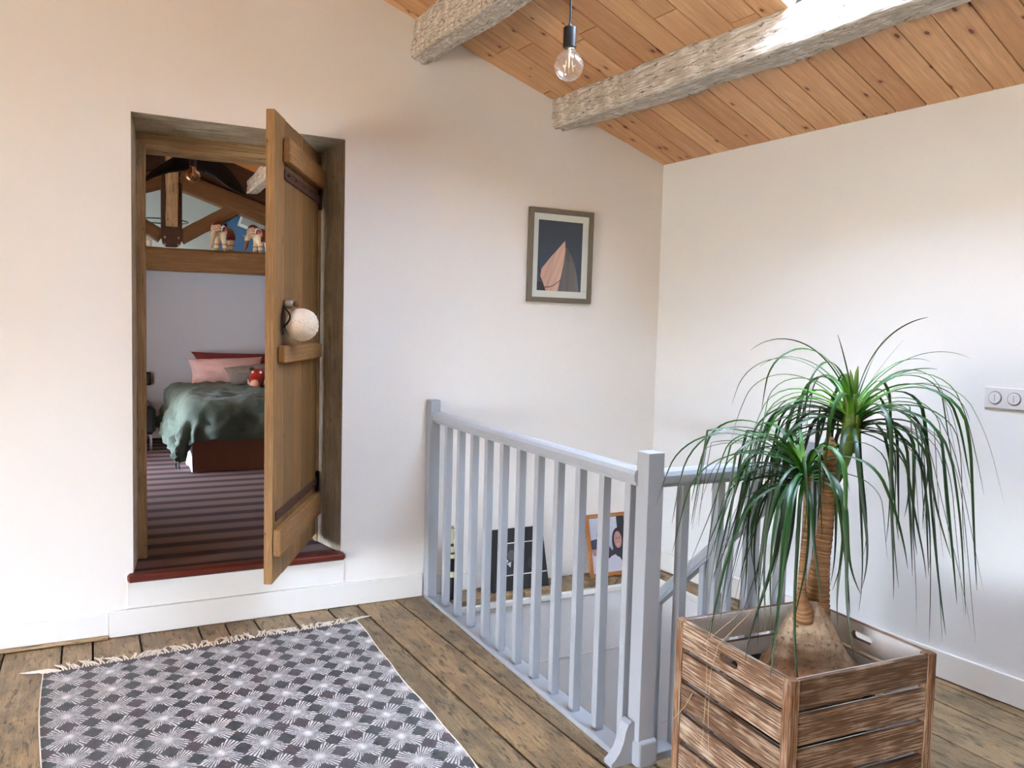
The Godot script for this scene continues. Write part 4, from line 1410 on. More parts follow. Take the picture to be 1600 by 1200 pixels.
# ------------------------------------------------------------------ rug
func build_rug() -> void:
	var at := Vector3(-1.06, 0.0, 1.1)
	var o := thing("rug", "grey and cream woven rug of starbursts and diamonds with fringe", "rug", at)
	var b := MB.new()
	nz.seed = 21
	nz.frequency = 1.0
	var BL := Vector3(-1.70, 0, 0.322)
	var BR := Vector3(-0.428, 0, 0.242)
	var FR := Vector3(-0.45, 0, 2.25)
	var FL := Vector3(-1.625, 0, 2.30)
	var rows := []
	var pt := func(u: float, v: float) -> Vector3:
		var p := BL.lerp(BR, u).lerp(FL.lerp(FR, u), v)
		p.x += (0.005 * sin(v * 13.0 + 0.4) + 0.003 * sin(v * 31.0)) * smoothstep(0.6, 1.0, u) - 0.008 * sin(v * 9.0) * smoothstep(0.4, 0.0, u)
		p.y = 0.006 + 0.004 * maxf(0.0, nz.get_noise_2d(u * 3.0, v * 5.0)) + 0.003 * smoothstep(0.95, 1.0, u) * (0.5 + 0.5 * sin(v * 24.0))
		return p
	var nu := 40
	var nv := 64
	var base := b.v.size()
	for i in nv + 1:
		var r := PackedVector3Array()
		for j in nu + 1: r.append((pt.call(float(j) / nu, float(i) / nv) as Vector3) - at)
		rows.append(r)
	b.grid(rows, false, 1, 1)
	# uv: whole tiles of 4 stars, 0.147 x 0.1655 m apart; first star 0.238 from the left edge, 0.095 from the back
	for i in nv + 1:
		for j in nu + 1:
			b.uv[base + i * (nu + 1) + j] = Vector2((float(j) / nu * 1.272 - 0.230) / (4 * 0.1465), (float(i) / nv * 1.98 - 0.098) / (4 * 0.1655))
	# hem all round, down to the floor
	var ring := []
	for j in nu: ring.append(pt.call(float(j) / nu, 0.0))
	for i in nv: ring.append(pt.call(1.0, float(i) / nv))
	for j in nu: ring.append(pt.call(1.0 - float(j) / nu, 1.0))
	for i in nv: ring.append(pt.call(0.0, 1.0 - float(i) / nv))
	for i in ring.size():
		var p: Vector3 = ring[i] - at
		var q: Vector3 = ring[(i + 1) % ring.size()] - at
		var nn := (q - p).cross(Vector3.UP).normalized()
		b.quad(p, q, Vector3(q.x, 0.0005, q.z), Vector3(p.x, 0.0005, p.z), nn, Vector2(0.03, 0.02), Vector2(0.035, 0.02), Vector2(0.035, 0.025), Vector2(0.03, 0.025))
	add("weave", b, M.rug, o)
	for s in 2:
		b = MB.new()
		var pts := []
		var rr := []
		for i in 41:
			pts.append((pt.call(float(s), i / 40.0) as Vector3) - at + Vector3(0, 0.001, 0))
			rr.append(0.0022)
		b.tube(pts, rr, 6)
		add("selvedge", b, M.fringe, o, "thin cream edging")
	var n := 58
	for i in n:
		var u := (i + 0.5) / n
		var p: Vector3 = (pt.call(u, 0.0) as Vector3) - at
		var a := rng.randf_range(-0.9, 0.9)
		var L := rng.randf_range(0.05, 0.075)
		if i < 3: a = -1.25; L = 0.10
		if i > n - 3: a = 1.25; L = 0.10
		b = MB.new()
		for k in 2:
			var s := p + Vector3((k - 0.5) * 0.014, 0.002, 0.004)
			var kn := p + Vector3(sin(a) * L * 0.45, 0.006, -cos(a) * L * 0.45)
			var e := kn + Vector3(sin(a + rng.randf_range(-0.7, 0.7)) * L * 0.6, -0.003, -cos(a) * L * 0.55)
			b.tube([s, (s + kn) * 0.5 + Vector3(0, 0.003, 0), kn, (kn + e) * 0.5 + Vector3(rng.randf_range(-0.004, 0.004), -0.001, 0), e], [0.003, 0.0034, 0.0056, 0.0038, 0.0018], 6)
		add("tassel", b, M.fringe, o)

# ------------------------------------------------------------------ crate and palm
func hole_slat(b: MB, t: Transform3D, w: float, h: float, th: float, hw: float, hh: float) -> void:
	# a slat in the local xy plane with a rounded hand hole in the middle
	var inner := []
	var outer := []
	for k in 32:
		var a := TAU * k / 32.0
		var c := Vector2(cos(a), sin(a))
		var p := Vector2(signf(c.x) * (hw - hh), 0) + c * hh
		inner.append(p)
		var s := minf(w * 0.5 / maxf(absf(c.x), 1e-6), h * 0.5 / maxf(absf(c.y), 1e-6))
		outer.append(c * s)
	var o := uo()
	for k in 32:
		var m := (k + 1) % 32
		for z: float in [-1.0, 1.0]:
			var zz := z * th * 0.5
			var nn := (t.basis * Vector3(0, 0, z)).normalized()
			var q := [inner[k], outer[k], outer[m], inner[m]]
			if outer[k].x * outer[m].x < 0.999 * w * w * 0.25 and absf(outer[k].y) != absf(outer[m].y) and absf(absf(outer[k].x) - absf(outer[m].x)) > 1e-4 and (absf(absf(outer[k].x) - w * 0.5) < 1e-4) != (absf(absf(outer[m].x) - w * 0.5) < 1e-4):
				var cr := Vector2(signf(outer[k].x) * w * 0.5, signf(outer[k].y + outer[m].y) * h * 0.5)
				b.tri(t * Vector3(outer[k].x, outer[k].y, zz), t * Vector3(cr.x, cr.y, zz), t * Vector3(outer[m].x, outer[m].y, zz), nn, nn, nn, outer[k] + o, cr + o, outer[m] + o)
			b.quad(t * Vector3(q[0].x, q[0].y, zz), t * Vector3(q[1].x, q[1].y, zz), t * Vector3(q[2].x, q[2].y, zz), t * Vector3(q[3].x, q[3].y, zz), nn, q[0] + o, q[1] + o, q[2] + o, q[3] + o)
		var c2: Vector2 = -(inner[k] + inner[m]).normalized()
		b.quad(t * Vector3(inner[k].x, inner[k].y, -th * 0.5), t * Vector3(inner[m].x, inner[m].y, -th * 0.5), t * Vector3(inner[m].x, inner[m].y, th * 0.5), t * Vector3(inner[k].x, inner[k].y, th * 0.5), (t.basis * Vector3(c2.x, c2.y, 0)).normalized(), o, o, o, o)
	for s: float in [-1.0, 1.0]:
		b.quad(t * Vector3(-w * 0.5, s * h * 0.5, -th * 0.5), t * Vector3(w * 0.5, s * h * 0.5, -th * 0.5), t * Vector3(w * 0.5, s * h * 0.5, th * 0.5), t * Vector3(-w * 0.5, s * h * 0.5, th * 0.5), (t.basis * Vector3(0, s, 0)).normalized(), o, o + Vector2(w, 0), o + Vector2(w, th), o + Vector2(0, th))

const CRATE := Vector3(0.3815, 0.0, 2.165)

func build_crate() -> void:
	var o := thing("wooden_crate", "whitewashed brown wooden slat crate holding the palm", "crate", CRATE)
	o.rotation.y = -0.055
	var W := 0.545
	var D := 0.508
	var pt := 0.034
	for sx: float in [-1.0, 1.0]:
		for sz: float in [-1.0, 1.0]:
			var b := MB.new()
			b.box(T(sx * (W - pt) * 0.5, 0.25, sz * (D - pt) * 0.5), Vector3(pt, 0.50, pt), 0.004, uo())
			add("corner_post", b, M.crate_post, o)
	for i in 5:
		var y := 0.497 - 0.0415 - 0.0985 * i
		for s: float in [-1.0, 1.0]:
			var b := MB.new()
			var t := T(0, y, s * (D * 0.5 - 0.011))
			b.box(t, Vector3(W - 2 * pt, 0.083, 0.016), 0.003, uo())
			var sl := add("slat", b, [M.crate, M.crate_b][rng.randi() % 2], o)
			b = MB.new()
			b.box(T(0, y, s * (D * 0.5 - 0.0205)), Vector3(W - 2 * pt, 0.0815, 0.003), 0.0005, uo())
			add("lit_whitewash_face", b, M.crate_in_lit, sl)  # inner facing: whitewash with the strong light painted into it
			b = MB.new()
			t = Transform3D(Basis.from_euler(Vector3(0, PI / 2, 0)), Vector3(s * (W * 0.5 - 0.011), y, 0))
			if i == 0: hole_slat(b, t, D - 2 * pt, 0.083, 0.016, 0.040, 0.0125)
			else: b.box(t, Vector3(D - 2 * pt, 0.083, 0.016), 0.003, uo())
			sl = add("slat", b, [M.crate, M.crate_b][rng.randi() % 2], o)
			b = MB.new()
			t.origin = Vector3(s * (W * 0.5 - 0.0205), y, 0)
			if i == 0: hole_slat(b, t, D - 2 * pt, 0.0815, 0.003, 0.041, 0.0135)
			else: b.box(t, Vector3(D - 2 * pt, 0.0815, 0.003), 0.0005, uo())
			add("lit_whitewash_face", b, M.crate_in_lit, sl)  # same facing, lit tone in its colour
	for i in 5:
		var b := MB.new()
		b.box(T(0, 0.02, -0.19 + 0.095 * i), Vector3(W - 0.05, 0.016, 0.085), 0.003, uo())
		add("bottom_slat", b, M.crate, o)
	o = thing("plant_pot", "black plastic plant pot standing inside the wooden crate", "pot", CRATE + Vector3(0, 0.029, 0))
	var b := MB.new()
	b.lathe([Vector2(0, 0.0), Vector2(0.17, 0.0), Vector2(0.205, 0.30), Vector2(0.213, 0.305), Vector2(0.213, 0.325), Vector2(0.200, 0.325), Vector2(0.195, 0.30), Vector2(0.165, 0.02), Vector2(0, 0.02)], Vector3.ZERO, 40)
	add("shell", b, M.black_matt, o)
	b = MB.new()
	b.lathe([Vector2(0, 0.02), Vector2(0.165, 0.02), Vector2(0.194, 0.295), Vector2(0.12, 0.305), Vector2(0, 0.308)], Vector3.ZERO, 32)
	add("soil", b, M.soil, o)

# one strap leaf: rises from p along dir, then bends down over the length
func leaf(p: Vector3, az: Vector3, el: float, L: float, bend: float, w: float, twist: float, kink: float, parent: Node3D, young: bool, stop := -1.45) -> void:
	var n := 24
	var pts := [p]
	var e := el
	var q := p
	var side := az.cross(Vector3.UP).normalized()
	var a := az
	var sway := rng.randf_range(-0.05, 0.05)
	var sph := rng.randf_range(0.0, 3.0)
	for i in n:
		var s := float(i) / n
		var ds := L / n
		var f := bend * (0.35 + 1.9 * s) * (1.0 if e > stop + 0.25 else 0.15)
		e = maxf(e - f * ds, stop)
		if kink > 0.0 and absf(s - kink) < 0.5 / n: e = maxf(e - 1.2, stop)
		a = a.rotated(Vector3.UP, twist * ds)
		q += (a * cos(e) + Vector3.UP * sin(e)) * ds
		pts.append(q + side * sway * s * s * sin(s * 5.0 + sph) * (0.0 if young and L < 0.6 else 1.0))
	var b := MB.new()
	var rows := []
	var cols := []
	var base := Color(0.44, 0.66, 0.14) if young else Color(0.19, 0.39, 0.11)
	var midc := Color(0.16, 0.37, 0.10) if young else Color(0.085, 0.235, 0.075)
	var tipc := Color(0.09, 0.21, 0.07)
	var tone := rng.randf_range(0.8, 1.25)
	var tw := rng.randf_range(-0.6, 0.6)
	for i in n + 1:
		var s := float(i) / n
		var d: Vector3 = (pts[mini(i + 1, n)] - pts[maxi(i - 1, 0)]).normalized()
		var sd := (side - d * side.dot(d)).normalized()
		sd = sd.rotated(d, tw * s * 2.0)
		var nn := d.cross(sd)
		var ww := w * (1.15 - 0.25 * smoothstep(0.0, 0.12, s)) * pow(maxf(0.0, 1.0 - pow(s, 1.7)), 0.75) * 0.5 + 0.0004
		rows.append(PackedVector3Array([pts[i] - sd * ww + nn * ww * 0.35, pts[i], pts[i] + sd * ww + nn * ww * 0.35]))
		var c := base.lerp(midc, smoothstep(0.0, 0.28, s)).lerp(tipc, smoothstep(0.4, 1.0, s)) * tone
		cols.append(lin(c.r, c.g, c.b))
	b.grid(rows, false, 1, 1, false, cols)
	add("leaf", b, M.leaf, parent)

func build_palm() -> void:
	var at := Vector3(0.43, 0.335, 2.15)
	var o := thing("ponytail_palm", "ponytail palm with swollen base, two stems and drooping green leaves", "plant", at)
	var b := MB.new()
	nz.seed = 31
	nz.frequency = 1.0
	# swollen foot
	var prof := [[0.0, 0.158, 0.012], [0.025, 0.158, 0.014], [0.055, 0.146, 0.015], [0.09, 0.118, 0.012], [0.125, 0.098, 0.007], [0.16, 0.082, 0.003], [0.19, 0.069, -0.001], [0.22, 0.056, -0.003], [0.245, 0.042, -0.002], [0.262, 0.022, 0.002]]
	var rows := []
	for i in 44:
		var f := float(i) / 43.0 * (prof.size() - 1)
		var k := mini(int(f), prof.size() - 2)
		var y: float = lerpf(prof[k][0], prof[k + 1][0], f - k)
		var rad: float = lerpf(prof[k][1], prof[k + 1][1], f - k)
		var cx: float = lerpf(prof[k][2], prof[k + 1][2], f - k)
		var r := PackedVector3Array()
		for m in 56:
			var a := TAU * m / 56.0
			var d := 1.0 + 0.07 * nz.get_noise_3d(cos(a) * 1.3, y * 6.0, sin(a) * 1.3) + 0.035 * nz.get_noise_3d(cos(a) * 7.0, y * 9.0, sin(a) * 7.0) + 0.018 * nz.get_noise_3d(cos(a) * 22.0, y * 30.0, sin(a) * 22.0)
			r.append(Vector3(cx + cos(a) * rad * d, y, sin(a) * rad * d))
		rows.append(r)
	b.grid(rows, true, 0.3, 0.9, true)
	for i in b.v.size():       # earth-stained below
		var g := smoothstep(0.13, 0.04, b.v[i].y + 0.03 * nz.get_noise_3d(b.v[i].x * 14.0, 0.0, b.v[i].z * 14.0))
		b.col[i] = Color(1, 1, 1).lerp(Color(0.62, 0.42, 0.30), g)
	add("swollen_base", b, M.caudex, o)
	# thick and thin stems
	var stems := [[[Vector3(0.016, 0.17, 0.0), 0.060], [Vector3(0.022, 0.215, 0.0), 0.047], [Vector3(0.031, 0.265, 0.0), 0.036], [Vector3(0.033, 0.33, 0.0), 0.031], [Vector3(0.038, 0.39, 0.0), 0.027], [Vector3(0.048, 0.46, 0.0), 0.0245], [Vector3(0.054, 0.54, 0.0), 0.0215], [Vector3(0.053, 0.62, 0.0), 0.0195], [Vector3(0.051, 0.69, 0.0), 0.019], [Vector3(0.051, 0.735, 0.0), 0.018], [Vector3(0.046, 0.758, 0.002), 0.012]],
		[[Vector3(-0.030, 0.20, 0.012), 0.040], [Vector3(-0.046, 0.245, 0.020), 0.024], [Vector3(-0.058, 0.275, 0.022), 0.017], [Vector3(-0.062, 0.31, 0.022), 0.013], [Vector3(-0.062, 0.37, 0.022), 0.0115], [Vector3(-0.060, 0.44, 0.022), 0.0095], [Vector3(-0.057, 0.52, 0.022), 0.0085], [Vector3(-0.058, 0.60, 0.022), 0.009], [Vector3(-0.066, 0.66, 0.02), 0.013], [Vector3(-0.072, 0.70, 0.018), 0.008]],
		[[Vector3(0.050, 0.60, 0.012), 0.014], [Vector3(0.082, 0.655, 0.014), 0.017], [Vector3(0.110, 0.71, 0.008), 0.019], [Vector3(0.124, 0.755, 0.002), 0.021], [Vector3(0.134, 0.80, 0.0), 0.024], [Vector3(0.140, 0.85, 0.0), 0.018], [Vector3(0.143, 0.89, 0.0), 0.006]]]
	for si in 3:
		var s: Array = stems[si]
		var pts := []
		var rad := []
		for i in s.size() - 1:
			for k in 10:
				var t := k / 10.0
				pts.append((s[i][0] as Vector3).lerp(s[i + 1][0], t))
				rad.append(lerpf(s[i][1], s[i + 1][1], t) * (1.0 + 0.045 * sin((i * 10 + k) * 2.4) + rng.randf_range(-0.02, 0.02)))
		pts.append(s[-1][0])
		rad.append(s[-1][1])
		b = MB.new()
		b.tube(pts, rad, 18)
		for i in b.uv.size(): b.uv[i] = Vector2(b.uv[i].y, b.uv[i].x)      # growth rings run round the stem
		add("stem", b, M.bark if si < 2 else M.leaf_sheath, o)
	# a stub where the top was cut
	b = MB.new()
	b.tube([Vector3(0.045, 0.735, 0.01), Vector3(0.028, 0.742, 0.016), Vector3(0.018, 0.742, 0.018)], [0.013, 0.011, 0.006], 12)
	for k in 7:
		var c := Vector3(0.046 + rng.randf_range(-0.008, 0.008), 0.757, 0.002)
		b.tube([c, c + Vector3(rng.randf_range(-0.012, 0.012), rng.randf_range(0.012, 0.024), rng.randf_range(-0.008, 0.008))], [0.0014, 0.0004], 5)
	add("cut_stub", b, M.bark, o)
	# crowns; R is the direction to the viewer's right, F towards the viewer
	var R := Vector3(0.889, 0, 0.457)
	var F := Vector3(-0.457, 0, 0.889)
	var c1 := Vector3(0.142, 0.835, 0.0)
	var c2 := Vector3(-0.070, 0.675, 0.018)
	# upright young leaves of the tall crown: [right, forward, elevation, length, bend, width]
	for h: Array in [[0.30, 0.1, 1.45, 0.37, 2.6, 0.013], [0.8, 0.2, 1.05, 0.40, 2.9, 0.008], [0.9, -0.2, 1.0, 0.34, 3.0, 0.008], [0.6, -0.4, 1.15, 0.28, 1.2, 0.006], [0.7, 0.3, 1.1, 0.26, 0.6, 0.006], [-0.9, 0.2, 1.15, 0.46, 3.1, 0.007], [-0.8, -0.3, 1.1, 0.36, 4.0, 0.008], [-0.35, 0.1, 1.3, 0.24, 0.5, 0.006], [-0.95, 0.1, 1.0, 0.52, 4.0, 0.010], [1.0, 0.0, 0.85, 0.30, 2.6, 0.008], [1.0, 0.35, 0.75, 0.40, 4.2, 0.009], [-0.6, 0.6, 1.1, 0.50, 5.0, 0.011], [-0.9, 0.4, 1.2, 0.56, 4.6, 0.010]]:
		leaf(c1 + Vector3(rng.randf_range(-0.006, 0.006), 0.01, rng.randf_range(-0.006, 0.006)), (R * h[0] + F * h[1]).normalized(), h[2], h[3], h[4], h[5], 0.0, -1.0, o, true)
	for i in 124:
		var ph := TAU * (i * 0.381966) + rng.randf_range(-0.3, 0.3)
		var az := (R * cos(ph) + F * sin(ph)).normalized()
		var t := float(i) / 124.0
		if sin(ph) > 0.15 and cos(ph) < 0.45 and i % 5 != 0: continue      # few leaves hang in front of the stem
		var el := lerpf(1.05, 0.1, t) + rng.randf_range(-0.2, 0.2)
		var L := rng.randf_range(0.48, 0.90)
		var kk := rng.randf_range(0.3, 0.6) if rng.randf() < 0.25 else -1.0
		leaf(c1 + Vector3(0, -0.06 * t, 0) + az * 0.012, az, el, L, rng.randf_range(5.5, 10.0), rng.randf_range(0.010, 0.017), rng.randf_range(-0.7, 0.7), kk, o, t < 0.3, rng.randf_range(-1.5, -1.3))
	for h: Array in [[-1.0, 0.1, 0.75, 0.62, 3.4, 0.011], [-1.0, -0.15, 0.7, 0.60, 3.8, 0.011], [-0.9, 0.3, 0.85, 0.66, 4.0, 0.010], [-1.0, 0.0, 0.6, 0.55, 3.4, 0.012], [-0.95, 0.2, 0.45, 0.60, 3.6, 0.012], [-0.9, -0.3, 0.55, 0.56, 3.8, 0.010], [-0.8, 0.5, 0.8, 0.62, 5.0, 0.010]]:
		leaf(c2, (R * h[0] + F * h[1]).normalized(), h[2], h[3], h[4], h[5], 0.0, 0.55 if rng.randf() < 0.5 else -1.0, o, false)
	for i in 84:
		var ph := TAU * (i * 0.381966) + rng.randf_range(-0.3, 0.3)
		var az := (R * cos(ph) + F * sin(ph)).normalized()
		var t := float(i) / 84.0
		if cos(ph) > 0.25 and sin(ph) > -0.6 and i % 6 != 0: continue
		var el := lerpf(1.15, -0.1, t) + rng.randf_range(-0.2, 0.2)
		var L := rng.randf_range(0.38, 0.72)
		var kk := rng.randf_range(0.3, 0.6) if rng.randf() < 0.25 else -1.0
		leaf(c2 + Vector3(0, -0.05 * t, 0) + az * 0.008, az, el, L, rng.randf_range(5.5, 11.0), rng.randf_range(0.010, 0.017), rng.randf_range(-0.7, 0.7), kk, o, t < 0.15, rng.randf_range(-1.5, -1.25))
	# leaf bases wrapped round the tall crown
	for k in 14:
		b = MB.new()
		var a := TAU * k / 14.0 + rng.randf_range(-0.2, 0.2)
		var c := Vector3(cos(a), 0, sin(a))
		var y := -0.13 + 0.012 * k
		b.tube([c1 + c * 0.012 + Vector3(0, y, 0), c1 + c * 0.018 + Vector3(0, y + 0.03, 0), c1 + c * 0.020 + Vector3(0, y + 0.06, 0), c1 + c * 0.026 + Vector3(0, y + 0.095, 0), c1 + c * 0.037 + Vector3(0, y + 0.115, 0)], [0.004, 0.0095, 0.0085, 0.0055, 0.001], 8)
		add("leaf_sheath", b, M.leaf_sheath, o)
	# a few dried leaf tips trailing over the crate
	for h: Array in [[Vector3(0.24, 0.60, 2.13), Vector3(0.15, 0.535, 2.125), Vector3(0.099, 0.495, 2.12), Vector3(0.094, 0.40, 2.097), Vector3(0.090, 0.27, 2.10), Vector3(0.088, 0.13, 2.114)], [Vector3(0.25, 0.58, 2.08), Vector3(0.16, 0.525, 2.075), Vector3(0.10, 0.49, 2.07), Vector3(0.092, 0.38, 2.085), Vector3(0.090, 0.205, 2.081), Vector3(0.088, 0.10, 2.06)], [Vector3(0.125, 0.295, 1.99), Vector3(0.098, 0.25, 1.985), Vector3(0.085, 0.20, 1.950), Vector3(0.072, 0.168, 1.908)]]:
		var pts := []
		var rad := []
		for i in h.size():
			pts.append(h[i] - at)
			rad.append(0.0014 - 0.0010 * i / h.size())
		b = MB.new()
		b.tube(pts, rad, 6)
		add("dry_leaf", b, M.dry, o, "dried straw-coloured leaf tip")

# ------------------------------------------------------------------ the bedroom through the doorway
func elephant(label: String, at: Vector3, turn: float, sd: int) -> void:
	var o := thing("elephant_figurine", label, "figurine", at, "painted elephants on the tie beam")
	o.rotation.y = turn
	# it faces local +x
	var c := [[Vector3(-0.055, 0.165, 0), Vector3(0.045, 0.170, 0), 0.062, 0.060], [Vector3(0.045, 0.18, 0), Vector3(0.105, 0.205, 0), 0.055, 0.050], [Vector3(0.105, 0.215, 0), Vector3(0.118, 0.20, 0), 0.046, 0.044],
		[Vector3(0.135, 0.175, 0), Vector3(0.165, 0.12, 0), 0.027, 0.020], [Vector3(0.165, 0.12, 0), Vector3(0.178, 0.055, 0), 0.020, 0.014], [Vector3(0.178, 0.055, 0), Vector3(0.196, 0.016, 0), 0.014, 0.013],
		[Vector3(-0.065, 0.13, 0.036), Vector3(-0.068, 0.012, 0.038), 0.032, 0.022], [Vector3(-0.065, 0.13, -0.036), Vector3(-0.05, 0.012, -0.038), 0.032, 0.022],
		[Vector3(0.05, 0.13, 0.036), Vector3(0.066, 0.012, 0.038), 0.030, 0.021], [Vector3(0.05, 0.13, -0.036), Vector3(0.045, 0.012, -0.038), 0.030, 0.021],
		[Vector3(-0.112, 0.18, 0), Vector3(-0.125, 0.09, 0), 0.008, 0.006]]
	var f := func(p: Vector3) -> float:
		var d := 1.0
		for q: Array in c: d = smin(d, cap(p, q[0], q[1], q[2], q[3]), 0.03)
		return d
	var cream := lin(0.84, 0.77, 0.64)
	var red := lin(0.50, 0.10, 0.08)
	var orange := lin(0.62, 0.26, 0.10)
	var blue := lin(0.12, 0.20, 0.32)
	var grey := lin(0.42, 0.33, 0.27)
	var cf := func(p: Vector3) -> Color:
		if p.x > -0.10 and p.x < 0.04 and p.y > 0.105:      # the painted saddle cloth
			if p.y < 0.125 or p.x < -0.09 or p.x > 0.03: return red
			return orange if fposmod(p.x * 38.0 + p.y * 30.0, 1.0) < 0.6 else red
		if p.x > 0.035 and p.x < 0.06 and p.y > 0.1 and p.y < 0.16: return blue
		if p.x > 0.07 and p.y > 0.232: return red
		if p.x > 0.10 and p.y > 0.16 and fposmod(p.y * 46.0 + p.z * 20.0, 1.0) < 0.3: return red
		if p.y < 0.06 and p.y > 0.05 and p.x < 0.1: return red
		if p.x > 0.15 and p.y < 0.105: return grey if sd == 2 else cream
		if p.y < 0.02: return lin(0.62, 0.50, 0.30)
		return cream
	var b := MB.new()
	b.nets(f, AABB(Vector3(-0.15, -0.012, -0.085), Vector3(0.37, 0.29, 0.17)), 0.008, cf)
	add("body", b, M.painted, o)
	for s: float in [-1.0, 1.0]:
		b = MB.new()
		var ctr := Vector3(0.088, 0.195, s * 0.052)
		var rows := []
		for side: float in [-1.0, 1.0]:
			rows = []
			var cols := []
			for i in 9:
				var r := PackedVector3Array()
				var rr := i / 8.0
				for k in 24:
					var a := TAU * k / 24.0
					var rad := rr * (0.046 + 0.010 * sin(a * 2.0 + 0.6))
					r.append(ctr + Vector3(cos(a) * rad * 0.8 - 0.012, sin(a) * rad * 1.05 - 0.01, s * (0.016 * sin(a * 1.0) * rr + 0.008 - 0.014 * rr * rr) + side * 0.004 * (1.0 - rr * rr)))
				rows.append(r)
				cols.append(lin(0.82, 0.33, 0.45) if rr < 0.5 else (lin(0.13, 0.14, 0.22) if rr < 0.68 else lin(0.92, 0.90, 0.86)))
			b.grid(rows, true, 1, 1, false, cols)
		add("ear", b, M.painted, o)
		b = MB.new()
		b.tube([Vector3(0.135, 0.165, s * 0.022), Vector3(0.165, 0.150, s * 0.030), Vector3(0.195, 0.152, s * 0.034)], [0.007, 0.006, 0.002], 8)
		add("tusk", b, M.candle, o)
		b = MB.new()
		b.nets(func(p: Vector3) -> float: return ell(p, Vector3(0.140, 0.222, s * 0.030), Vector3(0.006, 0.006, 0.005)), AABB(Vector3(0.13, 0.212, s * 0.030 - 0.009), Vector3(0.02, 0.02, 0.018)), 0.003)
		add("eye", b, M.black, o)
	b = MB.new()
	b.lathe([Vector2(0, 0.24), Vector2(0.016, 0.24), Vector2(0.014, 0.262), Vector2(0.011, 0.275), Vector2(0, 0.276)], Vector3(-0.02, -0.012, 0), 14)
	add("saddle_knob", b, M.pale_blue if sd == 2 else M.red_cloth, o)

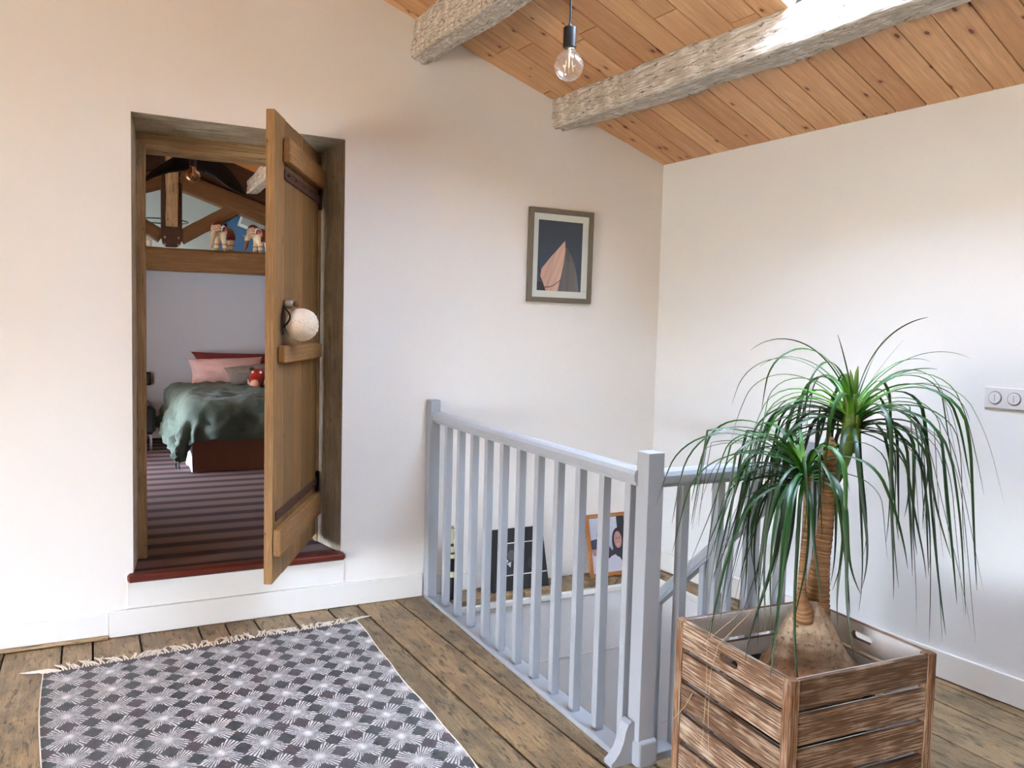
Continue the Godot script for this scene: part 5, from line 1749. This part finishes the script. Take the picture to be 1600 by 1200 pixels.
func build_truss() -> void:
	var z := -4.42
	var at := Vector3(-0.86, 1.86, z)
	var o := thing("roof_truss", "brown timber roof truss with king post above the bed", "roof truss", at)
	var parts := [["tie_beam", [[Vector3(-2.12, 1.963, z), 0.20, 0.21], [Vector3(-0.9, 1.960, z), 0.20, 0.212], [Vector3(1.6, 1.975, z), 0.20, 0.21]], M.tie, Vector3.BACK, Vector3.UP],
		["king_post", [[Vector3(-0.862, 2.26, z + 0.06), 0.10, 0.09], [Vector3(-0.856, 2.6, z + 0.06), 0.108, 0.09], [Vector3(-0.86, 3.08, z + 0.06), 0.105, 0.09]], M.frame_timber, Vector3.RIGHT, Vector3.BACK],
		["rafter", [[Vector3(-0.80, 2.70, z), 0.14, 0.17], [Vector3(1.4, 1.98, z), 0.14, 0.17]], M.truss, Vector3.BACK, Vector3(0.31, 0.95, 0)],
		["rafter", [[Vector3(-0.92, 2.70, z), 0.14, 0.17], [Vector3(-2.05, 2.33, z), 0.14, 0.17]], M.truss, Vector3.BACK, Vector3(-0.31, 0.95, 0)],
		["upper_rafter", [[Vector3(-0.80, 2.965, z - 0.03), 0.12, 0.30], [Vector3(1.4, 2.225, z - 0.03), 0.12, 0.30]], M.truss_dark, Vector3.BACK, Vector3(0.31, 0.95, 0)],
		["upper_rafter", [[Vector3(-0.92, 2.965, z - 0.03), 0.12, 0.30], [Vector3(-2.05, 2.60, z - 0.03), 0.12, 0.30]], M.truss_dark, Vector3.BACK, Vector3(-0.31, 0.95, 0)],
		["strut", [[Vector3(-0.78, 2.165, z + 0.005), 0.11, 0.125], [Vector3(-0.20, 2.535, z + 0.005), 0.11, 0.125]], M.truss, Vector3.BACK, Vector3(-0.53, 0.85, 0)],
		["strut", [[Vector3(-0.94, 2.165, z + 0.005), 0.11, 0.125], [Vector3(-1.55, 2.535, z + 0.005), 0.11, 0.125]], M.truss, Vector3.BACK, Vector3(0.53, 0.85, 0)]]
	var i := 0
	for p: Array in parts:
		var b := MB.new()
		for s: Array in p[1]: s[0] -= at
		hewn(b, p[1], p[3], (p[4] as Vector3).normalized(), 0.008, 60 + i, 6, 16)
		add(p[0], b, p[2], o)
		i += 1
	for s: float in [-1.0, 1.0]:      # the two hanger planks hugging the post
		var b := MB.new()
		var hw := 0.09
		var ol := [Vector2(0.001 * s, 0.215), Vector2(s * 0.045, 0.215), Vector2(s * 0.075, 0.24), Vector2(s * hw, 0.30), Vector2(s * hw, 1.20), Vector2(0.001 * s, 1.20)]
		b.extrude(ol, Vector3(0, 0, 0.004), Vector3(0, 0, 0.075 if s < 0 else 0.07), Vector3.RIGHT, Vector3.UP)
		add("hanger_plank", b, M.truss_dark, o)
		for y: float in [0.30, 0.235]:
			b = MB.new()
			b.tube([Vector3(s * 0.058, y, 0.06), Vector3(s * 0.058, y, 0.085)], [0.012, 0.010], 10)
			add("bolt", b, M.steel, o)
	# purlin resting on the rafter
	var pu := thing("bedroom_purlin", "pale hewn purlin crossing under the bedroom's orange ceiling", "beam", Vector3(-0.12, 2.62, -4.35))
	var b := MB.new()
	hewn(b, [[Vector3(-0.02, 0.075, 0.0), 0.10, 0.13], [Vector3(0.0, 0.10, 0.6), 0.12, 0.15], [Vector3(0.01, 0.11, 2.0), 0.13, 0.16], [Vector3(0.02, 0.10, 3.95), 0.13, 0.16]], Vector3.RIGHT, Vector3.UP, 0.010, 18, 7, 22)
	add("timber", b, M.beam, pu)
	# beyond the truss: a blue dormer cheek with a pale edge and a grey slope over it
	var bl := thing("dormer", "blue painted dormer side with pale edge behind the elephants", "dormer", Vector3(0.1, 1.0, -6.3))
	b = MB.new()
	b.extrude([Vector2(-0.30, 0.0), Vector2(1.2, 0.0), Vector2(1.2, 1.30), Vector2(-0.11, 1.71), Vector2(-0.29, 1.56)], Vector3(0, 0, -0.1), Vector3(0, 0, 0), Vector3.RIGHT, Vector3.UP)
	add("panel", b, M.blue_wall, bl)
	b = MB.new()
	bar(b, Vector3(-0.31, 1.55, 0.03), Vector3(-0.10, 1.72, 0.03), 0.08, 0.05)
	add("edge_board", b, M.pale_blue, bl)
	b = MB.new()
	bar(b, Vector3(-0.06, 1.61, 0.11), Vector3(1.15, 1.21, 0.11), 0.24, 0.16)
	add("soffit", b, M.gable, bl)
	# thin wire ring behind the post
	var rg := thing("wire_ring", "thin black wire ring hanging beyond the king post", "lamp ring", Vector3(-0.86, 2.42, -5.4))
	b = MB.new()
	var pts := []
	var rr := []
	for k in 33:
		pts.append(Vector3(cos(TAU * k / 32.0) * 0.24, 0, sin(TAU * k / 32.0) * 0.24))
		rr.append(0.007)
	b.tube(pts, rr, 6, false)
	add("ring", b, M.black, rg)
	b = MB.new()
	b.tube([Vector3(0, 0.0, 0.24), Vector3(0, 0.55, 0)], [0.002, 0.002], 5)
	b.tube([Vector3(0, 0.0, -0.24), Vector3(0, 0.55, 0), Vector3(0, 0.66, 0)], [0.002, 0.002, 0.002], 5)
	add("cord", b, M.black, rg)
	# candle in its glass on the tie beam
	var ca := thing("candle_holder", "small candle glass standing at the left of the tie beam", "candle", Vector3(-1.055, 2.066, z + 0.03))
	b = MB.new()
	b.lathe([Vector2(0, 0.0), Vector2(0.03, 0.0), Vector2(0.032, 0.04), Vector2(0.028, 0.11), Vector2(0.026, 0.11), Vector2(0.029, 0.04), Vector2(0.026, 0.006), Vector2(0, 0.006)], Vector3.ZERO, 20)
	add("glass", b, M.bulb, ca)
	b = MB.new()
	b.lathe([Vector2(0, 0.008), Vector2(0.024, 0.008), Vector2(0.026, 0.055), Vector2(0.008, 0.058), Vector2(0.002, 0.075), Vector2(0, 0.075)], Vector3.ZERO, 16)
	add("wax", b, M.candle, ca)

func build_crescent() -> void:
	var at := Vector3(-0.885, 2.47, -2.1)
	var o := thing("crescent_ornament", "large black wing-shaped crescent hanging behind the bedroom bulb", "ornament", at)
	var b := MB.new()
	# centre line in px of its own drawing, half-widths, lens-like section
	var cl := [[-0.345, -0.175, 0.004], [-0.27, -0.108, 0.022], [-0.18, -0.052, 0.038], [-0.09, -0.014, 0.060], [0.0, 0.006, 0.072], [0.07, 0.004, 0.070], [0.14, -0.030, 0.062], [0.21, -0.088, 0.052], [0.27, -0.138, 0.036], [0.325, -0.182, 0.005]]
	var rows := []
	for i in 46:
		var f := i / 45.0 * (cl.size() - 1)
		var k := mini(int(f), cl.size() - 2)
		var t := f - k
		var c := Vector2(lerpf(cl[k][0], cl[k + 1][0], t), lerpf(cl[k][1], cl[k + 1][1], t))
		var w: float = lerpf(cl[k][2], cl[k + 1][2], t)
		var d := Vector2(cl[k + 1][0] - cl[k][0], cl[k + 1][1] - cl[k][1]).normalized()
		var nn := Vector2(-d.y, d.x)
		var r := PackedVector3Array()
		for m in 16:
			var a := TAU * m / 16.0
			var q := c + nn * cos(a) * w
			r.append(Vector3(q.x, q.y, sin(a) * w * 0.35 - 0.25 * absf(q.x) * absf(q.x)))
		rows.append(r)
	b.grid(rows, true, 1, 1, true)
	add("wing", b, M.jet, o)
	b = MB.new()
	b.tube([Vector3(0, 0.05, 0), Vector3(0, bed_roof(at.x) - at.y, 0)], [0.002, 0.002], 6)
	add("cord", b, M.black, o)

func build_bed() -> void:
	var x0 := -0.87; var x1 := 0.75; var zf := -2.48; var zh := -4.46
	var at := Vector3((x0 + x1) * 0.5, 0.27, (zf + zh) * 0.5)
	var o := thing("bed", "double bed with brown valance along the back wall", "bed", at)
	var b := MB.new()
	# valance cloth: gently waving skirts round three sides
	var path := [Vector2(x0, zh), Vector2(x0, zf), Vector2(x1, zf), Vector2(x1, zh)]
	nz.seed = 33
	nz.frequency = 1.0
	for sgm in 3:
		var rows := []
		var p: Vector2 = path[sgm]
		var q: Vector2 = path[sgm + 1]
		var nn := Vector2(-(q - p).y, (q - p).x).normalized()
		for i in 41:
			var t := i / 40.0
			var r := PackedVector3Array()
			for k in 7:
				var y := 0.27 * k / 6.0 + 0.004
				var c := p.lerp(q, t) + nn * (0.010 * nz.get_noise_2d(t * 9.0 + sgm * 7.0, 1.0) + 0.006 * sin(t * 40.0)) * (1.0 - k / 6.0)
				r.append(Vector3(c.x, y + 0.27, c.y) - at)
			rows.append(r)
		b = MB.new()
		b.grid(rows, false, 1, 1)
		add("valance", b, M.skirt if sgm > 0 else M.sheet, o, "" if sgm > 0 else "pale side of the valance")
	b = MB.new()
	b.box(T(0, 0.13, 0), Vector3(x1 - x0 - 0.04, 0.25, zf - zh - 0.04), 0.01)
	add("base", b, M.black_matt, o)
	b = MB.new()
	b.box(T(0, 0.385, 0), Vector3(x1 - x0, 0.22, zf - zh), 0.05)
	add("mattress", b, mat(Color(0.40, 0.26, 0.21), 0.9), o)
	# duvet draped over the side and the foot
	var dv := thing("duvet", "rumpled dark green duvet spread over the bed", "duvet", Vector3(at.x, 0.80, at.z))
	var rect0 := Vector2(x0 + 0.05, zh + 0.42)
	var rect1 := Vector2(x1 - 0.05, zf - 0.10)
	var rad := 0.13
	nz.seed = 35
	for under in 2:
		var rows := []
		for i in 71:
			var r := PackedVector3Array()
			for j in 71:
				var s := lerpf(rect0.x - 0.46, rect1.x + 0.42, i / 70.0)
				var t := lerpf(rect0.y, rect1.y + 0.36, j / 70.0)
				var c := Vector2(clampf(s, rect0.x, rect1.x), clampf(t, rect0.y, rect1.y))
				var off := Vector2(s, t) - c
				var l := off.length()
				var dir := off / l if l > 1e-5 else Vector2.ZERO
				var arc := rad * PI * 0.5
				var ox := rad * sin(minf(l, arc) / rad) + maxf(0.0, l - arc) * 0.22
				var oy := rad * (1.0 - cos(minf(l, arc) / rad)) + maxf(0.0, l - arc) * 0.95
				var wr := nz.get_noise_2d(s * 3.0, t * 3.0) * 0.030 + nz.get_noise_2d(s * 9.0 + t * 6.0, t * 2.0) * 0.016 + nz.get_noise_2d((s - t) * 16.0, (s + t) * 4.0) * 0.008
				wr += 0.02 * sin((s * 1.0 + t * 0.6) * 24.0 + 3.0 * nz.get_noise_2d(s * 2.0, t * 2.0)) * smoothstep(0.0, 0.4, l)
				var top := 0.80 + 0.03 * smoothstep(zf, zh, t)
				var y := top - oy + wr * (1.0 - 0.6 * smoothstep(0.0, 0.4, l))
				var p := Vector3(c.x + dir.x * (ox + wr * 1.2 * smoothstep(0.05, 0.3, l)), y, c.y + dir.y * (ox + wr * 1.2 * smoothstep(0.05, 0.3, l)))
				if under == 1:
					p += Vector3(-dir.x * 0.03, -0.03 if l < 0.05 else -0.012, -dir.y * 0.03)
				r.append(p - Vector3(at.x, 0.80, at.z))
			rows.append(r)
		b = MB.new() if under == 0 else b
		b.grid(rows, false, 1, 1)
	add("cover", b, M.duvet, dv)
	# pillows against the wall
	var pl := func(called: String, label: String, c: Vector3, w: float, h: float, t: float, rx: float, ry: float, rz: float, m: Material, sd: int) -> void:
		var p := thing(called, label, "pillow", c)
		p.basis = Basis.from_euler(Vector3(rx, ry, rz))
		var bb := MB.new()
		pillow(bb, Transform3D.IDENTITY, w, h, t, sd)
		add("cover", bb, m, p)
	pl.call("bolster_pillow", "long dark red bolster pillow against the back wall", Vector3(-0.02, 0.95, -4.385), 1.34, 0.30, 0.20, -0.18, 0, 0, M.red_cloth, 41)
	pl.call("pillow", "large pink pillow leaning in front of red bolster", Vector3(-0.40, 0.915, -4.14), 0.68, 0.30, 0.20, -0.42, 0.0, 0.04, M.pink_cloth, 42)
	pl.call("pillow", "pink pillow half hidden by the open door", Vector3(0.26, 0.955, -4.12), 0.62, 0.34, 0.2, -0.4, -0.05, -0.25, M.pink_cloth, 43)
	pl.call("cushion", "small grey-brown cushion tilted against pink pillow", Vector3(-0.205, 0.895, -3.93), 0.46, 0.24, 0.16, -0.6, 0.12, 0.12, M.grey_cloth, 44)
	# red boar's head
	var pg := thing("boar_mask", "red toy boar head with pale snout lying on the duvet", "toy", Vector3(-0.19, 0.838, -3.70))
	pg.rotation.y = -2.0
	var red := lin(0.50, 0.06, 0.05)
	var f := func(p: Vector3) -> float:
		var d := cap(p, Vector3(-0.09, 0.055, 0), Vector3(-0.02, 0.06, 0), 0.085, 0.078)
		d = smin(d, cap(p, Vector3(0.0, 0.035, 0), Vector3(0.10, 0.005, 0), 0.058, 0.044), 0.05)
		for s: float in [-1.0, 1.0]:
			d = smin(d, (p - Vector3(0.025, 0.10, s * 0.034)).length() - 0.026, 0.02)
			d = maxf(d, -((p - Vector3(0.150, 0.012, s * 0.017)).length() - 0.012))
		return d
	var cf := func(p: Vector3) -> Color:
		if p.x > 0.112 + 0.2 * absf(p.z): return lin(0.82, 0.60, 0.48)
		return red
	b = MB.new()
	b.nets(f, AABB(Vector3(-0.20, -0.06, -0.11), Vector3(0.38, 0.24, 0.22)), 0.009, cf)
	add("head", b, M.painted, pg)
	for s: float in [-1.0, 1.0]:
		b = MB.new()
		b.lathe([Vector2(0, -0.013), Vector2(0.009, -0.009), Vector2(0.013, 0.0), Vector2(0.009, 0.009), Vector2(0, 0.013)], Vector3(0.046, 0.108, s * 0.036), 12)
		add("eye", b, M.candle, pg)
		b = MB.new()
		b.tube([Vector3(0.03, -0.005, s * 0.055), Vector3(0.05, 0.012, s * 0.072), Vector3(0.06, 0.045, s * 0.075)], [0.012, 0.010, 0.003], 10)
		add("tusk", b, M.candle, pg)
		b = MB.new()
		b.tube([Vector3(-0.08, 0.11, s * 0.06), Vector3(-0.11, 0.128, s * 0.09), Vector3(-0.13, 0.13, s * 0.11)], [0.024, 0.018, 0.004], 10)
		add("ear", b, M.black_matt, pg)
	# night stand and the small black wall lamp
	var ns := thing("night_stand", "black leather bench on chrome legs beside the bed", "bench", Vector3(-1.375, 0.27, -3.95))
	b = MB.new()
	b.box(T(0, 0.265, 0), Vector3(0.66, 0.25, 0.62), 0.035)
	add("seat", b, M.black, ns)
	for sx: float in [-1.0, 1.0]:
		for sz: float in [-1.0, 1.0]:
			b = MB.new()
			b.box(T(sx * 0.29, 0.07, sz * 0.27), Vector3(0.022, 0.14, 0.022), 0.003)
			add("leg", b, M.chrome, ns)
	b = MB.new()
	for s: float in [-1.0, 1.0]: b.box(T(0, 0.136, s * 0.27), Vector3(0.58, 0.016, 0.02), 0.002)
	add("crossbar", b, M.chrome, ns)
	var wl := thing("wall_lamp", "small black square lamp on the bedroom wall", "lamp", Vector3(-1.10, 0.84, -4.499))
	b = MB.new()
	for s: float in [-1.0, 1.0]:
		b.box(T(s * 0.052, 0, 0.03), Vector3(0.016, 0.12, 0.06), 0.002)
		b.box(T(0, s * 0.052, 0.03), Vector3(0.12, 0.016, 0.06), 0.002)
	add("housing", b, M.black, wl)
	b = MB.new()
	b.box(T(0, 0, 0.008), Vector3(0.09, 0.09, 0.014), 0.002)
	add("panel", b, mat(Color(0.30, 0.22, 0.17), 0.5), wl)
	b = MB.new()
	b.box(T(-0.75, 0.32, -4.494), Vector3(5.0, 0.10, 0.012), 0.002)
	shell("baseboard_bedroom", b, M.white, "pale skirting behind the bed", "baseboard")
